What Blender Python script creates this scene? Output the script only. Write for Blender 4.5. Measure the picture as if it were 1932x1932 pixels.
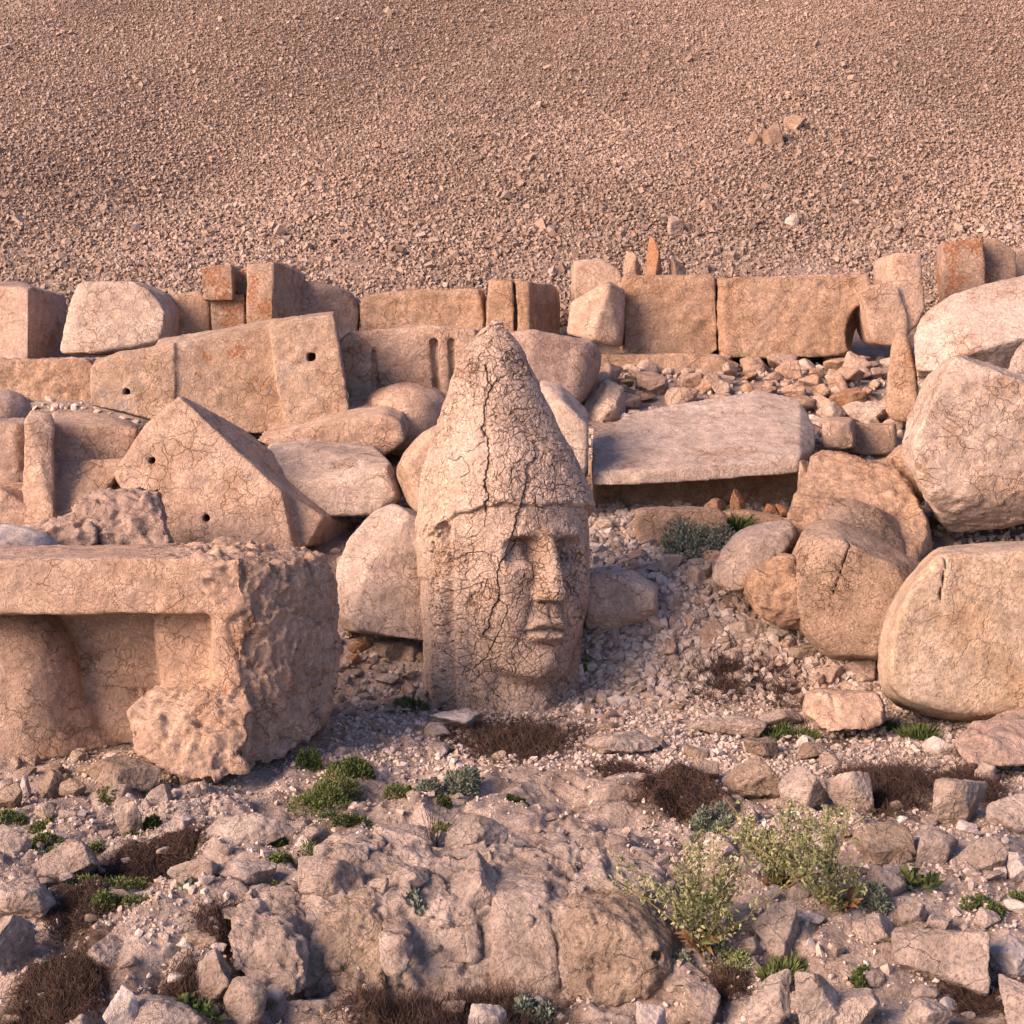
import bpy, bmesh, math
import numpy as np
from mathutils import Vector

for o in list(bpy.data.objects):
    bpy.data.objects.remove(o)
sc = bpy.context.scene
COL = sc.collection
F = 3100.0            # focal length in units of a 1932 wide frame
EYE = 2.0
# ------------------------------------------------------------------ camera
cam_d = bpy.data.cameras.new('camera')
cam = bpy.data.objects.new('camera', cam_d)
COL.objects.link(cam)
cam.location = (0, 0, EYE)
cam.rotation_euler = (math.radians(90), 0, 0)
cam_d.sensor_width = 36
cam_d.lens = 36 * F / 1932
cam_d.shift_y = -266 / 1932
cam_d.clip_start = 0.1
cam_d.clip_end = 2000
sc.camera = cam
# ------------------------------------------------------------------ light: low, soft evening sun from the left behind the camera
SUN_EL, SUN_AZ = 25.0, -54.0      # azimuth: from straight behind the camera (0) towards the left (negative)
world = bpy.data.worlds.new("World")
sc.world = world
world.use_nodes = True
wn = world.node_tree.nodes
wl = world.node_tree.links
bg = wn['Background']
sky = wn.new('ShaderNodeTexSky')
sky.sky_type = 'NISHITA'
sky.sun_disc = False
sky.sun_elevation = math.radians(SUN_EL)
sky.altitude = 2000
sky.dust_density = 2.0
tint = wn.new('ShaderNodeMix'); tint.data_type = 'RGBA'; tint.blend_type = 'MULTIPLY'
tint.inputs[0].default_value = 1.0; tint.inputs[7].default_value = (1.12, .95, 1.04, 1)   # the rosy dusk air
wl.new(sky.outputs[0], tint.inputs[6]); wl.new(tint.outputs[2], bg.inputs[0])
bg.inputs[1].default_value = 0.115
sd = bpy.data.lights.new('sun', 'SUN')
sun = bpy.data.objects.new('sun', sd)
COL.objects.link(sun)
_a, _e = math.radians(SUN_AZ), math.radians(SUN_EL)
# vector towards the sun
SV = Vector((math.sin(_a) * math.cos(_e), -math.cos(_a) * math.cos(_e), math.sin(_e)))
sun.rotation_euler = SV.to_track_quat('Z', 'Y').to_euler()
sky.sun_rotation = math.atan2(SV.x, SV.y)
sd.energy = 5.0
sd.angle = math.radians(40)
sd.color = (1.0, 0.71, 0.525)
sc.view_settings.view_transform = 'Standard'
sc.view_settings.look = 'None'
sc.view_settings.exposure = 1.08
sc.view_settings.gamma = 1.0
sc.render.engine = 'CYCLES'
sc.cycles.max_bounces = 5
sc.cycles.diffuse_bounces = 4

# ------------------------------------------------------------------ maths helpers
def P(px, py, Y):
    return ((px - 966) * Y / F, Y, EYE - (py - 700) * Y / F)

def ss(x, a, b):
    t = np.clip((x - a) / (b - a), 0, 1)
    return t * t * (3 - 2 * t)

def gs(x, w):
    return np.exp(-(x / w) ** 2)

_r = np.random.RandomState(11)
_perm = _r.permutation(256).astype(np.int32)
_perm = np.concatenate([_perm, _perm, _perm])
_grad = _r.normal(size=(256, 3)).astype(np.float32)
_grad /= np.linalg.norm(_grad, axis=1)[:, None]
_rnd = _r.rand(256, 4).astype(np.float32)

def noise3(p):
    p = np.asarray(p, dtype=np.float32)
    i = np.floor(p).astype(np.int32)
    f = (p - i).astype(np.float32)
    u = f * f * f * (f * (f * 6 - 15) + 10)
    ix, iy, iz = (i[:, 0] & 255), (i[:, 1] & 255), (i[:, 2] & 255)
    out = None
    res = np.zeros(len(p), np.float32)
    for dx in (0, 1):
        wx = u[:, 0] if dx else 1 - u[:, 0]
        a = _perm[(ix + dx) & 255]
        for dy in (0, 1):
            wy = u[:, 1] if dy else 1 - u[:, 1]
            b = _perm[(a + iy + dy) & 255]
            for dz in (0, 1):
                wz = u[:, 2] if dz else 1 - u[:, 2]
                g = _grad[_perm[(b + iz + dz) & 255]]
                res += wx * wy * wz * (g[:, 0] * (f[:, 0] - dx) + g[:, 1] * (f[:, 1] - dy) + g[:, 2] * (f[:, 2] - dz))
    return res * 1.6

def fbm(p, o=4, g=0.5):
    r = 0; a = 1.0; t = 0
    p = np.asarray(p, dtype=np.float32)
    for k in range(o):
        r = r + a * noise3(p + 17.3 * k); t += a; a *= g; p = p * 2.03
    return r / t

def ridged(p, o=3):
    r = 0; a = 1.0; t = 0
    for k in range(o):
        r = r + a * (1 - 2 * np.abs(noise3(p + 9.1 * k))); t += a; a *= .5; p = p * 2.1
    return r / t

def facet(p, tilt=0.9):
    """voronoi cells, each a tilted plane: flaky broken stone; returns height and edge distance"""
    p = np.asarray(p, dtype=np.float32)
    i = np.floor(p).astype(np.int32)
    best = np.full(len(p), 9e9, np.float32); second = best.copy()
    val = np.zeros(len(p), np.float32)
    for dx in (-1, 0, 1):
        a = _perm[(i[:, 0] + dx) & 255]
        for dy in (-1, 0, 1):
            b = _perm[(a + i[:, 1] + dy) & 255]
            for dz in (-1, 0, 1):
                h = _perm[(b + i[:, 2] + dz) & 255]
                r = _rnd[h]
                d = p - (i + np.array([dx, dy, dz], np.int32) + r[:, :3])
                dd = (d * d).sum(1)
                g = _grad[(h * 7 + 3) & 255]
                v = (d * g).sum(1) * tilt + (r[:, 3] - .5) * .9
                m = dd < best
                second = np.where(m, best, np.minimum(second, dd))
                best = np.where(m, dd, best)
                val = np.where(m, v, val)
    return val, np.sqrt(second) - np.sqrt(best)

def scallop(p, tilt=.5):
    """shallow bowls meeting in sharp ridges, like flake scars and weathered limestone"""
    p = np.asarray(p, dtype=np.float32)
    i = np.floor(p).astype(np.int32)
    best = np.full(len(p), 9e9, np.float32)
    for dx in (-1, 0, 1):
        a = _perm[(i[:, 0] + dx) & 255]
        for dy in (-1, 0, 1):
            b = _perm[(a + i[:, 1] + dy) & 255]
            for dz in (-1, 0, 1):
                h = _perm[(b + i[:, 2] + dz) & 255]
                r = _rnd[h]
                d = p - (i + np.array([dx, dy, dz], np.int32) + r[:, :3])
                v = (d * d).sum(1) * .8 + (d * _grad[(h * 7 + 3) & 255]).sum(1) * tilt + (r[:, 3] - .5) * .5
                best = np.minimum(best, v)
    return best - .25

# ------------------------------------------------------------------ mesh helpers
def mesh_np(name, V, faces, mat=None, smooth=True, normals=None, attr=None):
    """V (n,3); faces an (m,k) array"""
    me = bpy.data.meshes.new(name)
    V = np.ascontiguousarray(V, dtype=np.float32)
    faces = np.ascontiguousarray(faces, dtype=np.int32)
    m, k = faces.shape
    me.vertices.add(len(V)); me.vertices.foreach_set('co', V.ravel())
    me.loops.add(m * k); me.loops.foreach_set('vertex_index', faces.ravel())
    me.polygons.add(m)
    me.polygons.foreach_set('loop_start', np.arange(0, m * k, k, dtype=np.int32))
    me.polygons.foreach_set('loop_total', np.full(m, k, dtype=np.int32))
    me.update(calc_edges=True)
    me.polygons.foreach_set('use_smooth', np.full(m, smooth, dtype=bool))
    if attr:
        for n, a in attr.items():
            at = me.attributes.new(n, 'FLOAT', 'POINT')
            at.data.foreach_set('value', np.ascontiguousarray(a, dtype=np.float32))
    if mat: me.materials.append(mat)
    if normals is not None:
        me.normals_split_custom_set_from_vertices(np.ascontiguousarray(normals, dtype=np.float32))
    return me

def vnormals(V, faces):
    n = np.zeros_like(V, dtype=np.float64)
    a, b, c = V[faces[:, 0]], V[faces[:, 1]], V[faces[:, 2]]
    if faces.shape[1] == 4:
        fn = np.cross(c - a, V[faces[:, 3]] - b)
    else:
        fn = np.cross(b - a, c - a)
    for k in range(faces.shape[1]):
        for ax in range(3):
            n[:, ax] += np.bincount(faces[:, k], fn[:, ax], minlength=len(V))
    return n / (np.linalg.norm(n, axis=1)[:, None] + 1e-12)

def tag(o, label=None, cat=None, group=None, kind=None):
    if label: o['label'] = label
    if cat: o['category'] = cat
    if group: o['group'] = group
    if kind: o['kind'] = kind
    return o

def link(name, me, loc=(0, 0, 0), parent=None):
    o = bpy.data.objects.new(name, me)
    COL.objects.link(o); o.location = loc
    if parent: o.parent = parent
    return o

def thing_mesh(name, V, faces, mat, label, cat, group=None, smooth=True, normals=None, attr=None):
    """one-mesh thing with its origin at its base"""
    V = np.asarray(V, dtype=np.float64)
    lo, hi = V.min(0), V.max(0)
    c = np.array([(lo[0] + hi[0]) / 2, (lo[1] + hi[1]) / 2, lo[2]])
    me = mesh_np(name, V - c, faces, mat, smooth, normals, attr)
    return tag(link(name, me, c), label, cat, group)

def surfnet(fn, lo, hi, h):
    lo = np.array(lo, float); hi = np.array(hi, float)
    n = np.ceil((hi - lo) / h).astype(int) + 1
    X, Yg, Z = [lo[k] + h * np.arange(n[k]) for k in range(3)]
    G = np.empty(tuple(n), np.float32)
    YY, ZZ = np.meshgrid(Yg, Z, indexing='ij')
    step = max(1, int(400000 / (n[1] * n[2])))
    for s in range(0, n[0], step):
        xs = X[s:s + step]
        pts = np.empty((len(xs), n[1], n[2], 3), np.float32)
        pts[..., 0] = xs[:, None, None]; pts[..., 1] = YY; pts[..., 2] = ZZ
        G[s:s + len(xs)] = fn(pts.reshape(-1, 3)).reshape(len(xs), n[1], n[2])
    ins = G < 0
    c = [ins[i:n[0] - 1 + i, j:n[1] - 1 + j, k:n[2] - 1 + k] for i in (0, 1) for j in (0, 1) for k in (0, 1)]
    cnt = sum(x.astype(np.int8) for x in c)
    act = (cnt > 0) & (cnt < 8)
    idx = np.argwhere(act)
    vid = np.full(act.shape, -1, np.int32)
    vid[act] = np.arange(len(idx))
    acc = np.zeros((len(idx), 3)); num = np.zeros(len(idx))
    i0, j0, k0 = idx.T
    corners = [(i, j, k) for i in (0, 1) for j in (0, 1) for k in (0, 1)]
    for a in corners:
        for b in corners:
            if b <= a or sum(abs(a[q] - b[q]) for q in range(3)) != 1: continue
            va = G[i0 + a[0], j0 + a[1], k0 + a[2]]; vb = G[i0 + b[0], j0 + b[1], k0 + b[2]]
            m = (va < 0) != (vb < 0)
            t = np.where(m, va / np.where(m, va - vb, 1), 0)
            for q in range(3):
                acc[:, q] += np.where(m, a[q] + t * (b[q] - a[q]), 0)
            num += m
    V = lo + h * (idx + acc / num[:, None])
    faces = []
    for ax in range(3):
        sl_a = [slice(1, n[q] - 1) for q in range(3)]; sl_b = list(sl_a)
        sl_a[ax] = slice(0, n[ax] - 1); sl_b[ax] = slice(1, n[ax])
        A = ins[tuple(sl_a)]; B = ins[tuple(sl_b)]
        for flip, M in ((False, A & ~B), (True, ~A & B)):
            e = np.argwhere(M)
            if len(e) == 0: continue
            e = e + np.array([0 if q == ax else 1 for q in range(3)])
            u, v = (ax + 1) % 3, (ax + 2) % 3
            q = []
            for du, dv in ((-1, -1), (0, -1), (0, 0), (-1, 0)):
                cidx = e.copy(); cidx[:, u] += du; cidx[:, v] += dv
                q.append(vid[cidx[:, 0], cidx[:, 1], cidx[:, 2]])
            q = np.stack(q, 1)
            faces.append(q[:, ::-1] if flip else q)
    faces = np.concatenate(faces)
    faces = faces[(faces >= 0).all(1)]
    return V, faces

def hull_planes(pts):
    bm = bmesh.new()
    for p in pts: bm.verts.new(p)
    bmesh.ops.convex_hull(bm, input=bm.verts[:])
    bm.normal_update()
    cen = np.mean(np.array(pts), 0)
    pl = []
    for f in bm.faces:
        if f.calc_area() < 1e-6: continue
        n = np.array(f.normal); d = n @ np.array(f.verts[0].co)
        if n @ cen > d: n, d = -n, -d
        d = float((np.array(pts) @ n).max())
        if not any(n @ q[0] > 0.999 and abs(d - q[1]) < 0.008 for q in pl):
            pl.append((n, d))
    bm.free()
    return np.array([q[0] for q in pl], np.float32), np.array([q[1] for q in pl], np.float32)

def hull(pts, k=0.008, cuts=0, cd=.03):
    k = k * .5
    pts = np.asarray(pts, float)
    """signed distance to a convex hull with rounded edges"""
    N, D = hull_planes(pts)
    cd = min(cd, .14 * float(np.ptp(pts, axis=0).min()))
    if cuts:                                   # broken corners: extra planes that shave them off
        rs = np.random.RandomState(int(abs(pts[0, 0]) * 1000 + abs(pts[0, 2]) * 777) % 99991)
        n = rs.normal(size=(cuts, 3)).astype(np.float32); n /= np.linalg.norm(n, axis=1)[:, None]
        N = np.concatenate([N, n]); D = np.concatenate([D, (pts @ n.T).max(0) - rs.uniform(.25, 1.2, cuts) * cd]).astype(np.float32)
    def f(p):
        d = p @ N.T - D
        m = d.max(1)
        return m + k * np.log(np.exp((d - m[:, None]) / k).sum(1)) - k * .3
    f.box = (np.min(pts, 0), np.max(pts, 0))
    return f

def ell(c, r, rot=None, e=2.0):
    c = np.array(c, np.float32); r = np.array(r, np.float32)
    R = np.array(rot, np.float32) if rot is not None else None
    def f(p):
        q = p - c
        if R is not None: q = q @ R
        q = np.abs(q / r)
        l = (q ** e).sum(1) ** (1 / e)
        return (l - 1) * r.min()
    m = max(r) if rot is not None else r
    f.box = (c - m, c + m)
    return f

def rotz_y(yaw, pitch=0, roll=0):
    from mathutils import Euler
    return np.array(Euler((math.radians(pitch), math.radians(roll), math.radians(yaw))).to_matrix())

def ext(front, Y, depth, back=(0, 0), s=1.0):
    """front outline (px,py[,dY]) at distance Y, pushed back by depth; back=(dx,dz) moves the far side, s scales it"""
    a = np.array([P(q[0], q[1], Y + (q[2] if len(q) > 2 else 0)) for q in front])
    c = a.mean(0)
    b = c + (a - c) * s + np.array([back[0], depth, back[1]])
    return np.concatenate([a, b])

def disp(V, faces, sdf, amp=1.0, rough=0.0, chip=1.0, seed=0, facets=1.0, fine=False):
    N = vnormals(V, faces)
    Q = V + seed * 3.77
    d = amp * (0.013 * fbm(Q * 2.6, 3) + 0.010 * fbm(Q * 9, 4))
    if chip and sdf is not None:
        e = np.clip((sdf((V - N * 0.045).astype(np.float32)) + 0.045) / 0.045, 0, 1)
        d -= .75 * chip * e * (0.002 + 0.030 * np.maximum(0, fbm(Q * 7, 3)) + .018 * np.maximum(0, scallop(Q * 9) + .1))
    r = rough(V) if callable(rough) else rough
    if np.any(np.asarray(r) > 0):
        W = np.stack([noise3(Q * 6), noise3(Q * 6 + 40), noise3(Q * 6 + 80)], 1)
        d += r * facets * (0.020 * scallop(Q * 6.5 + .6 * W) + 0.014 * scallop(Q * 17 + .8 * W) + 0.024 * facet(Q * 9 + .7 * W, 1.1)[0] + 0.010 * facet(Q * 21 + W, 1.1)[0] + 0.032 * fbm(Q * 4, 4))
        if fine: d += np.minimum(r, .8) * 0.018 * scallop(Q * 34 + W)
    elif fine: d += .004 * scallop(Q * 16) + .003 * fbm(Q * 40, 2)
    return V + N * d[:, None]

ICO = {}
def ico(s):
    if s not in ICO:
        bm = bmesh.new()
        bmesh.ops.create_icosphere(bm, subdivisions=s, radius=1)
        V = np.array([v.co[:] for v in bm.verts]); T = np.array([[v.index for v in f.verts] for f in bm.faces])
        bm.free(); ICO[s] = (V, T)
    return ICO[s]

def rock_shape(r, seed, s, cuts=13, p=16, amp=1.0, rough=0.5):
    """convex cut stone of half sizes r about the origin"""
    rs = np.random.RandomState(seed)
    D, T = ico(s)
    n = rs.normal(size=(cuts, 3)); n /= np.linalg.norm(n, axis=1)[:, None]
    h = rs.uniform(.48, .95, cuts)
    ax = np.linalg.qr(rs.normal(size=(3, 3)))[0]; n = np.concatenate([n, ax, -ax]); h = np.concatenate([h, np.full(6, 1.0)])
    t = (np.clip(D @ n.T / h, 0, None) ** p).sum(1) ** (-1 / p)
    V = D * t[:, None]
    V = (V - V.min(0)) / (V.max(0) - V.min(0)) * 2 - 1
    V = V * np.array(r)
    if s >= 4:
        N = vnormals(V, T); m = float(np.mean(r)); Q = V / m + seed * 1.7
        d = amp * (0.05 * fbm(Q * 1.3, 3) + 0.03 * fbm(Q * 4.5, 3))
        if rough:
            W = .5 * np.stack([noise3(Q * 2), noise3(Q * 2 + 40), noise3(Q * 2 + 80)], 1)
            d = d + rough * (0.07 * scallop(Q * 1.5 + W) + 0.065 * scallop(Q * 3.6 + W))
            if s >= 5: d = d + .030 * scallop(Q * 8)
        V = V + N * (d * m)[:, None]
    return V, T

def pillow(outline, Y, depth, s=.8, k=.045, tilt=0.0, cuts=0, cd=.05):
    """rounded solid whose widest ring has the given picture outline"""
    Ym = Y + .3 * depth
    mid = np.array([P(x, y, Ym + tilt * (y - outline[0][1])) for x, y in outline])
    c = mid.mean(0)
    eye = np.array([0, 0, EYE])
    def ring(dy):
        cc = eye + (c - eye) * ((Ym + dy) / Ym)
        return cc + (mid - c) * s
    fr, bk = ring(-.3 * depth), ring(.7 * depth)
    return hull(np.concatenate([fr, mid, bk]), k, cuts, cd)
# ------------------------------------------------------------------ materials
def mat_new(name):
    m = bpy.data.materials.new(name); m.use_nodes = True
    nt = m.node_tree; b = nt.nodes['Principled BSDF']
    b.inputs['Roughness'].default_value = 0.92
    b.inputs['Specular IOR Level'].default_value = 0.2
    return m, nt, b

def N_(nt, t, **kw):
    n = nt.nodes.new(t)
    for k, v in kw.items():
        if k in n.inputs: n.inputs[k].default_value = v
        else: setattr(n, k, v)
    return n

def mixc(nt, a, b, fac, mode='MIX'):
    m = nt.nodes.new('ShaderNodeMix'); m.data_type = 'RGBA'; m.blend_type = mode
    for i, v in ((0, fac), (6, a), (7, b)):
        if hasattr(v, 'links') or hasattr(v, 'is_linked'): nt.links.new(v, m.inputs[i])
        else: m.inputs[i].default_value = v if i == 0 else (*v, 1)
    return m.outputs[2]

def ramp(nt, v, a, b, lo=0.0, hi=1.0):
    m = nt.nodes.new('ShaderNodeMapRange'); m.interpolation_type = 'SMOOTHSTEP'
    nt.links.new(v, m.inputs[0])
    m.inputs[1].default_value = a; m.inputs[2].default_value = b
    m.inputs[3].default_value = lo; m.inputs[4].default_value = hi
    return m.outputs[0]

def mth(nt, op, a, b=None):
    m = nt.nodes.new('ShaderNodeMath'); m.operation = op
    for i, v in ((0, a), (1, b)):
        if v is None: continue
        if hasattr(v, 'is_linked'): nt.links.new(v, m.inputs[i])
        else: m.inputs[i].default_value = v
    return m.outputs[0]

def stone(name, base, alt, stain=(.30, .17, .09), cs=9.0, crack=0.8, lichen=0.0, grey=0.3, pit=0.5, bump=1.0):
    base, alt = [tuple(v * .84 for v in c) for c in (base, alt)]
    m, nt, bs = mat_new(name)
    geo = N_(nt, 'ShaderNodeNewGeometry'); pos = geo.outputs['Position']
    def nz(scale, det, src=pos, rough=.6):
        n = N_(nt, 'ShaderNodeTexNoise'); n.inputs['Scale'].default_value = scale
        n.inputs['Detail'].default_value = det; n.inputs['Roughness'].default_value = rough
        nt.links.new(src, n.inputs['Vector']); return n
    n1 = nz(1.7, 4); n2 = nz(9, 9, rough=.68); n3 = nz(55, 5, rough=.8); n4 = nz(3.1, 3)
    warp = nz(6, 4)
    va = nt.nodes.new('ShaderNodeVectorMath'); va.operation = 'MULTIPLY_ADD'
    nt.links.new(warp.outputs['Color'], va.inputs[0]); va.inputs[1].default_value = (.20,) * 3
    nt.links.new(pos, va.inputs[2])
    def vor(scale):
        v = N_(nt, 'ShaderNodeTexVoronoi'); v.feature = 'DISTANCE_TO_EDGE'; v.inputs['Scale'].default_value = scale
        nt.links.new(va.outputs[0], v.inputs['Vector']); return v.outputs['Distance']
    v1, v2 = vor(cs), vor(cs * 2.6)
    # thin irregular cracks, present in patches only
    w1 = ramp(nt, n4.outputs['Fac'], .46, .68, 0.0, .05)
    c1 = mth(nt, 'SUBTRACT', 1.0, mth(nt, 'MINIMUM', mth(nt, 'DIVIDE', v1, mth(nt, 'ADD', w1, .004)), 1.0))
    w2 = ramp(nt, n2.outputs['Fac'], .44, .66, 0.0, .075)
    c2 = mth(nt, 'SUBTRACT', 1.0, mth(nt, 'MINIMUM', mth(nt, 'DIVIDE', v2, mth(nt, 'ADD', w2, .004)), 1.0))
    cr = mth(nt, 'MINIMUM', mth(nt, 'ADD', c1, mth(nt, 'MULTIPLY', c2, .6)), 1.0)
    at = N_(nt, 'ShaderNodeAttribute'); at.attribute_name = 'crack'
    crm = mth(nt, 'MULTIPLY', cr, crack)
    col = mixc(nt, base, alt, ramp(nt, n1.outputs['Fac'], .38, .62))
    col = mixc(nt, col, stain, ramp(nt, n4.outputs['Fac'], .52, .74, 0, .55))
    col = mixc(nt, col, (.25, .235, .24), ramp(nt, nz(4.3, 6, rough=.7).outputs['Fac'], .56, .70, 0, grey))
    mott = ramp(nt, n2.outputs['Fac'], .3, .72, .68, 1.2)
    col = mixc(nt, col, (1, 1, 1), 0.0)
    vm = nt.nodes.new('ShaderNodeVectorMath'); vm.operation = 'SCALE'
    nt.links.new(col, vm.inputs[0]); nt.links.new(mott, vm.inputs['Scale'])
    gr = nt.nodes.new('ShaderNodeVectorMath'); gr.operation = 'SCALE'
    nt.links.new(vm.outputs[0], gr.inputs[0]); nt.links.new(ramp(nt, n3.outputs['Fac'], .30, .56, 1 - .5 * pit, 1.08), gr.inputs['Scale'])
    col = mixc(nt, gr.outputs[0], (.12, .055, .035), mth(nt, 'MULTIPLY', crm, .7))
    col = mixc(nt, col, (.075, .036, .022), mth(nt, 'MULTIPLY', at.outputs['Fac'], .92))
    if lichen:
        ln = nz(4.0, 3); lf = nz(42, 4, rough=.75)
        lm = mth(nt, 'MULTIPLY', ramp(nt, ln.outputs['Fac'], .60 - .16 * lichen, .68 - .14 * lichen), ramp(nt, lf.outputs['Fac'], .45, .54))
        col = mixc(nt, col, (.28, .095, .03), mth(nt, 'MULTIPLY', lm, .85))
    nt.links.new(col, bs.inputs['Base Color'])
    h = mth(nt, 'ADD', mth(nt, 'MULTIPLY', n2.outputs['Fac'], 1.0), mth(nt, 'MULTIPLY', n3.outputs['Fac'], .5))
    vf = N_(nt, 'ShaderNodeTexVoronoi', Scale=38.0); nt.links.new(va.outputs[0], vf.inputs['Vector'])
    h = mth(nt, 'ADD', h, mth(nt, 'MULTIPLY', vf.outputs['Distance'], -.10 * bump * pit))
    h = mth(nt, 'SUBTRACT', h, mth(nt, 'MULTIPLY', crm, .55))
    bp = N_(nt, 'ShaderNodeBump'); bp.inputs['Strength'].default_value = 0.9 * bump; bp.inputs['Distance'].default_value = 0.034
    nt.links.new(h, bp.inputs['Height']); nt.links.new(bp.outputs[0], bs.inputs['Normal'])
    return m

M = {}
M['head'] = stone('weathered_limestone', (.72, .545, .435), (.62, .455, .355), cs=17, crack=1.0, grey=.10, pit=.35, bump=1.1)
M['tan'] = stone('tan_limestone', (.60, .425, .32), (.52, .35, .255), cs=9, crack=.62, grey=.25)
M['warm'] = stone('ochre_limestone', (.54, .365, .255), (.46, .295, .195), stain=(.27, .13, .06), cs=8, crack=.55, grey=.1, pit=.8)
M['pale'] = stone('pale_limestone', (.66, .515, .425), (.56, .425, .34), cs=9, crack=.65, grey=.25, pit=.5)
M['pink'] = stone('pinkish_limestone', (.53, .385, .315), (.45, .32, .26), cs=9, crack=.6, grey=.35)
M['lichen'] = stone('lichened_limestone', (.50, .35, .26), (.42, .29, .21), cs=9, crack=.6, lichen=.8, grey=.6)
M['spot'] = stone('spotted_limestone', (.56, .40, .295), (.48, .335, .24), cs=9, crack=.5, lichen=.02, grey=.8)
M['brown'] = stone('brown_limestone', (.52, .375, .28), (.43, .30, .215), stain=(.16, .09, .05), cs=15, crack=1.0, grey=.25, pit=.8)
M['granular'] = stone('granular_limestone', (.56, .43, .325), (.50, .36, .25), stain=(.42, .26, .15), cs=5, crack=.35, grey=.3, pit=1.0, bump=.8)
M['bed'] = stone('bedrock_limestone', (.66, .535, .46), (.56, .44, .37), stain=(.27, .17, .115), cs=3, crack=.3, grey=.4, pit=.9, bump=1.5)
M['bedwarm'] = stone('ochre_bedrock', (.58, .445, .34), (.50, .37, .28), stain=(.28, .16, .08), cs=3, crack=.3, grey=.2, pit=1.0, bump=1.6)
M['red'] = stone('reddish_limestone', (.40, .20, .11), (.36, .22, .14), cs=7, crack=.5, grey=.1)
M['white'] = stone('whitish_limestone', (.62, .54, .50), (.55, .46, .42), cs=7, crack=.3, grey=.2, pit=.3)

M['slab'] = stone('lavender_grey_limestone', (.62, .49, .41), (.54, .42, .35), cs=9, crack=.5, grey=.3, pit=.4)

M['hillrock'] = stone('scree_rock', (.40, .28, .205), (.34, .23, .165), cs=8, crack=.4)

def stones_mat(name, cols, soil=None):
    """loose stones, each of its own shade"""
    m, nt, bs = mat_new(name)
    geo = N_(nt, 'ShaderNodeNewGeometry')
    r = nt.nodes.new('ShaderNodeValToRGB'); e = r.color_ramp.elements
    nt.links.new(geo.outputs['Random Per Island'], r.inputs[0])
    r.color_ramp.interpolation = 'LINEAR'
    while len(e) < len(cols): e.new(0.5)
    for i, c in enumerate(cols):
        e[i].position = i / (len(cols) - 1); e[i].color = (*c, 1)
    n = N_(nt, 'ShaderNodeTexNoise', Scale=45.0, Detail=3.0); nt.links.new(geo.outputs['Position'], n.inputs['Vector'])
    big = N_(nt, 'ShaderNodeTexNoise', Scale=0.22, Detail=4.0); nt.links.new(geo.outputs['Position'], big.inputs['Vector'])
    vm = nt.nodes.new('ShaderNodeVectorMath'); vm.operation = 'SCALE'
    nt.links.new(r.outputs[0], vm.inputs[0])
    nt.links.new(mth(nt, 'MULTIPLY', ramp(nt, n.outputs['Fac'], .3, .7, .75, 1.1), ramp(nt, big.outputs['Fac'], .36, .64, .84, 1.06)), vm.inputs['Scale'])
    nt.links.new(vm.outputs[0], bs.inputs['Base Color'])
    bp = N_(nt, 'ShaderNodeBump', Strength=.5, Distance=.006)
    nt.links.new(n.outputs['Fac'], bp.inputs['Height']); nt.links.new(bp.outputs[0], bs.inputs['Normal'])
    return m

M['scree'] = stones_mat('scree_stones', [(.245, .170, .130), (.29, .205, .156), (.33, .24, .188), (.37, .282, .23), (.27, .205, .172)])
M['gravel'] = stones_mat('gravel_stones', [(.30, .22, .17), (.40, .315, .265), (.46, .375, .325), (.53, .455, .41), (.36, .27, .205)])

def ground_mat():
    m = stone('bedrock', (.63, .505, .43), (.52, .40, .335), stain=(.25, .165, .115), cs=2.5, crack=.3, grey=.35, pit=.9, bump=1.4)
    nt = m.node_tree; bs = nt.nodes['Principled BSDF']
    src = bs.inputs['Base Color'].links[0].from_socket
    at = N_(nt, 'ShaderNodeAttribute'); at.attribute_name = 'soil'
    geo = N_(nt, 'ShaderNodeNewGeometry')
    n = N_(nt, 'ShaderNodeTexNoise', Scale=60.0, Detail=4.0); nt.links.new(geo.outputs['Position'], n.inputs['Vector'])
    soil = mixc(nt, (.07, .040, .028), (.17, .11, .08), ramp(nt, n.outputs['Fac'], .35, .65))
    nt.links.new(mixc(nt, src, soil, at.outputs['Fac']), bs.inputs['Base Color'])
    return m
M['ground'] = ground_mat()

def leaf_mat(name, a, b, c=None, tr=0.15):
    m, nt, bs = mat_new(name)
    geo = N_(nt, 'ShaderNodeNewGeometry')
    col = mixc(nt, a, b, geo.outputs['Random Per Island'])
    if c:
        n = N_(nt, 'ShaderNodeTexNoise', Scale=9.0, Detail=2.0); nt.links.new(geo.outputs['Position'], n.inputs['Vector'])
        col = mixc(nt, col, c, ramp(nt, n.outputs['Fac'], .5, .66, 0, .8))
    nt.links.new(col, bs.inputs['Base Color'])
    bs.inputs['Roughness'].default_value = .7
    return m
M['green'] = leaf_mat('green_leaves', (.055, .078, .022), (.105, .13, .042), (.14, .135, .05))
M['dgreen'] = leaf_mat('dark_green_leaves', (.035, .060, .016), (.08, .10, .03))
M['greygreen'] = leaf_mat('grey_green_leaves', (.10, .12, .085), (.17, .19, .15))
M['yellowgreen'] = leaf_mat('yellow_green_leaves', (.13, .16, .055), (.21, .22, .11), (.25, .22, .13))
M['pod'] = leaf_mat('seed_pods', (.17, .20, .085), (.29, .275, .155))
M['dry'] = leaf_mat('dry_twigs', (.028, .016, .012), (.070, .042, .031), (.050, .030, .028))
M['stem'] = leaf_mat('plant_stems', (.16, .11, .05), (.13, .13, .05))
M['rust'] = leaf_mat('rusty_leaves', (.15, .065, .03), (.20, .12, .05))

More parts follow.
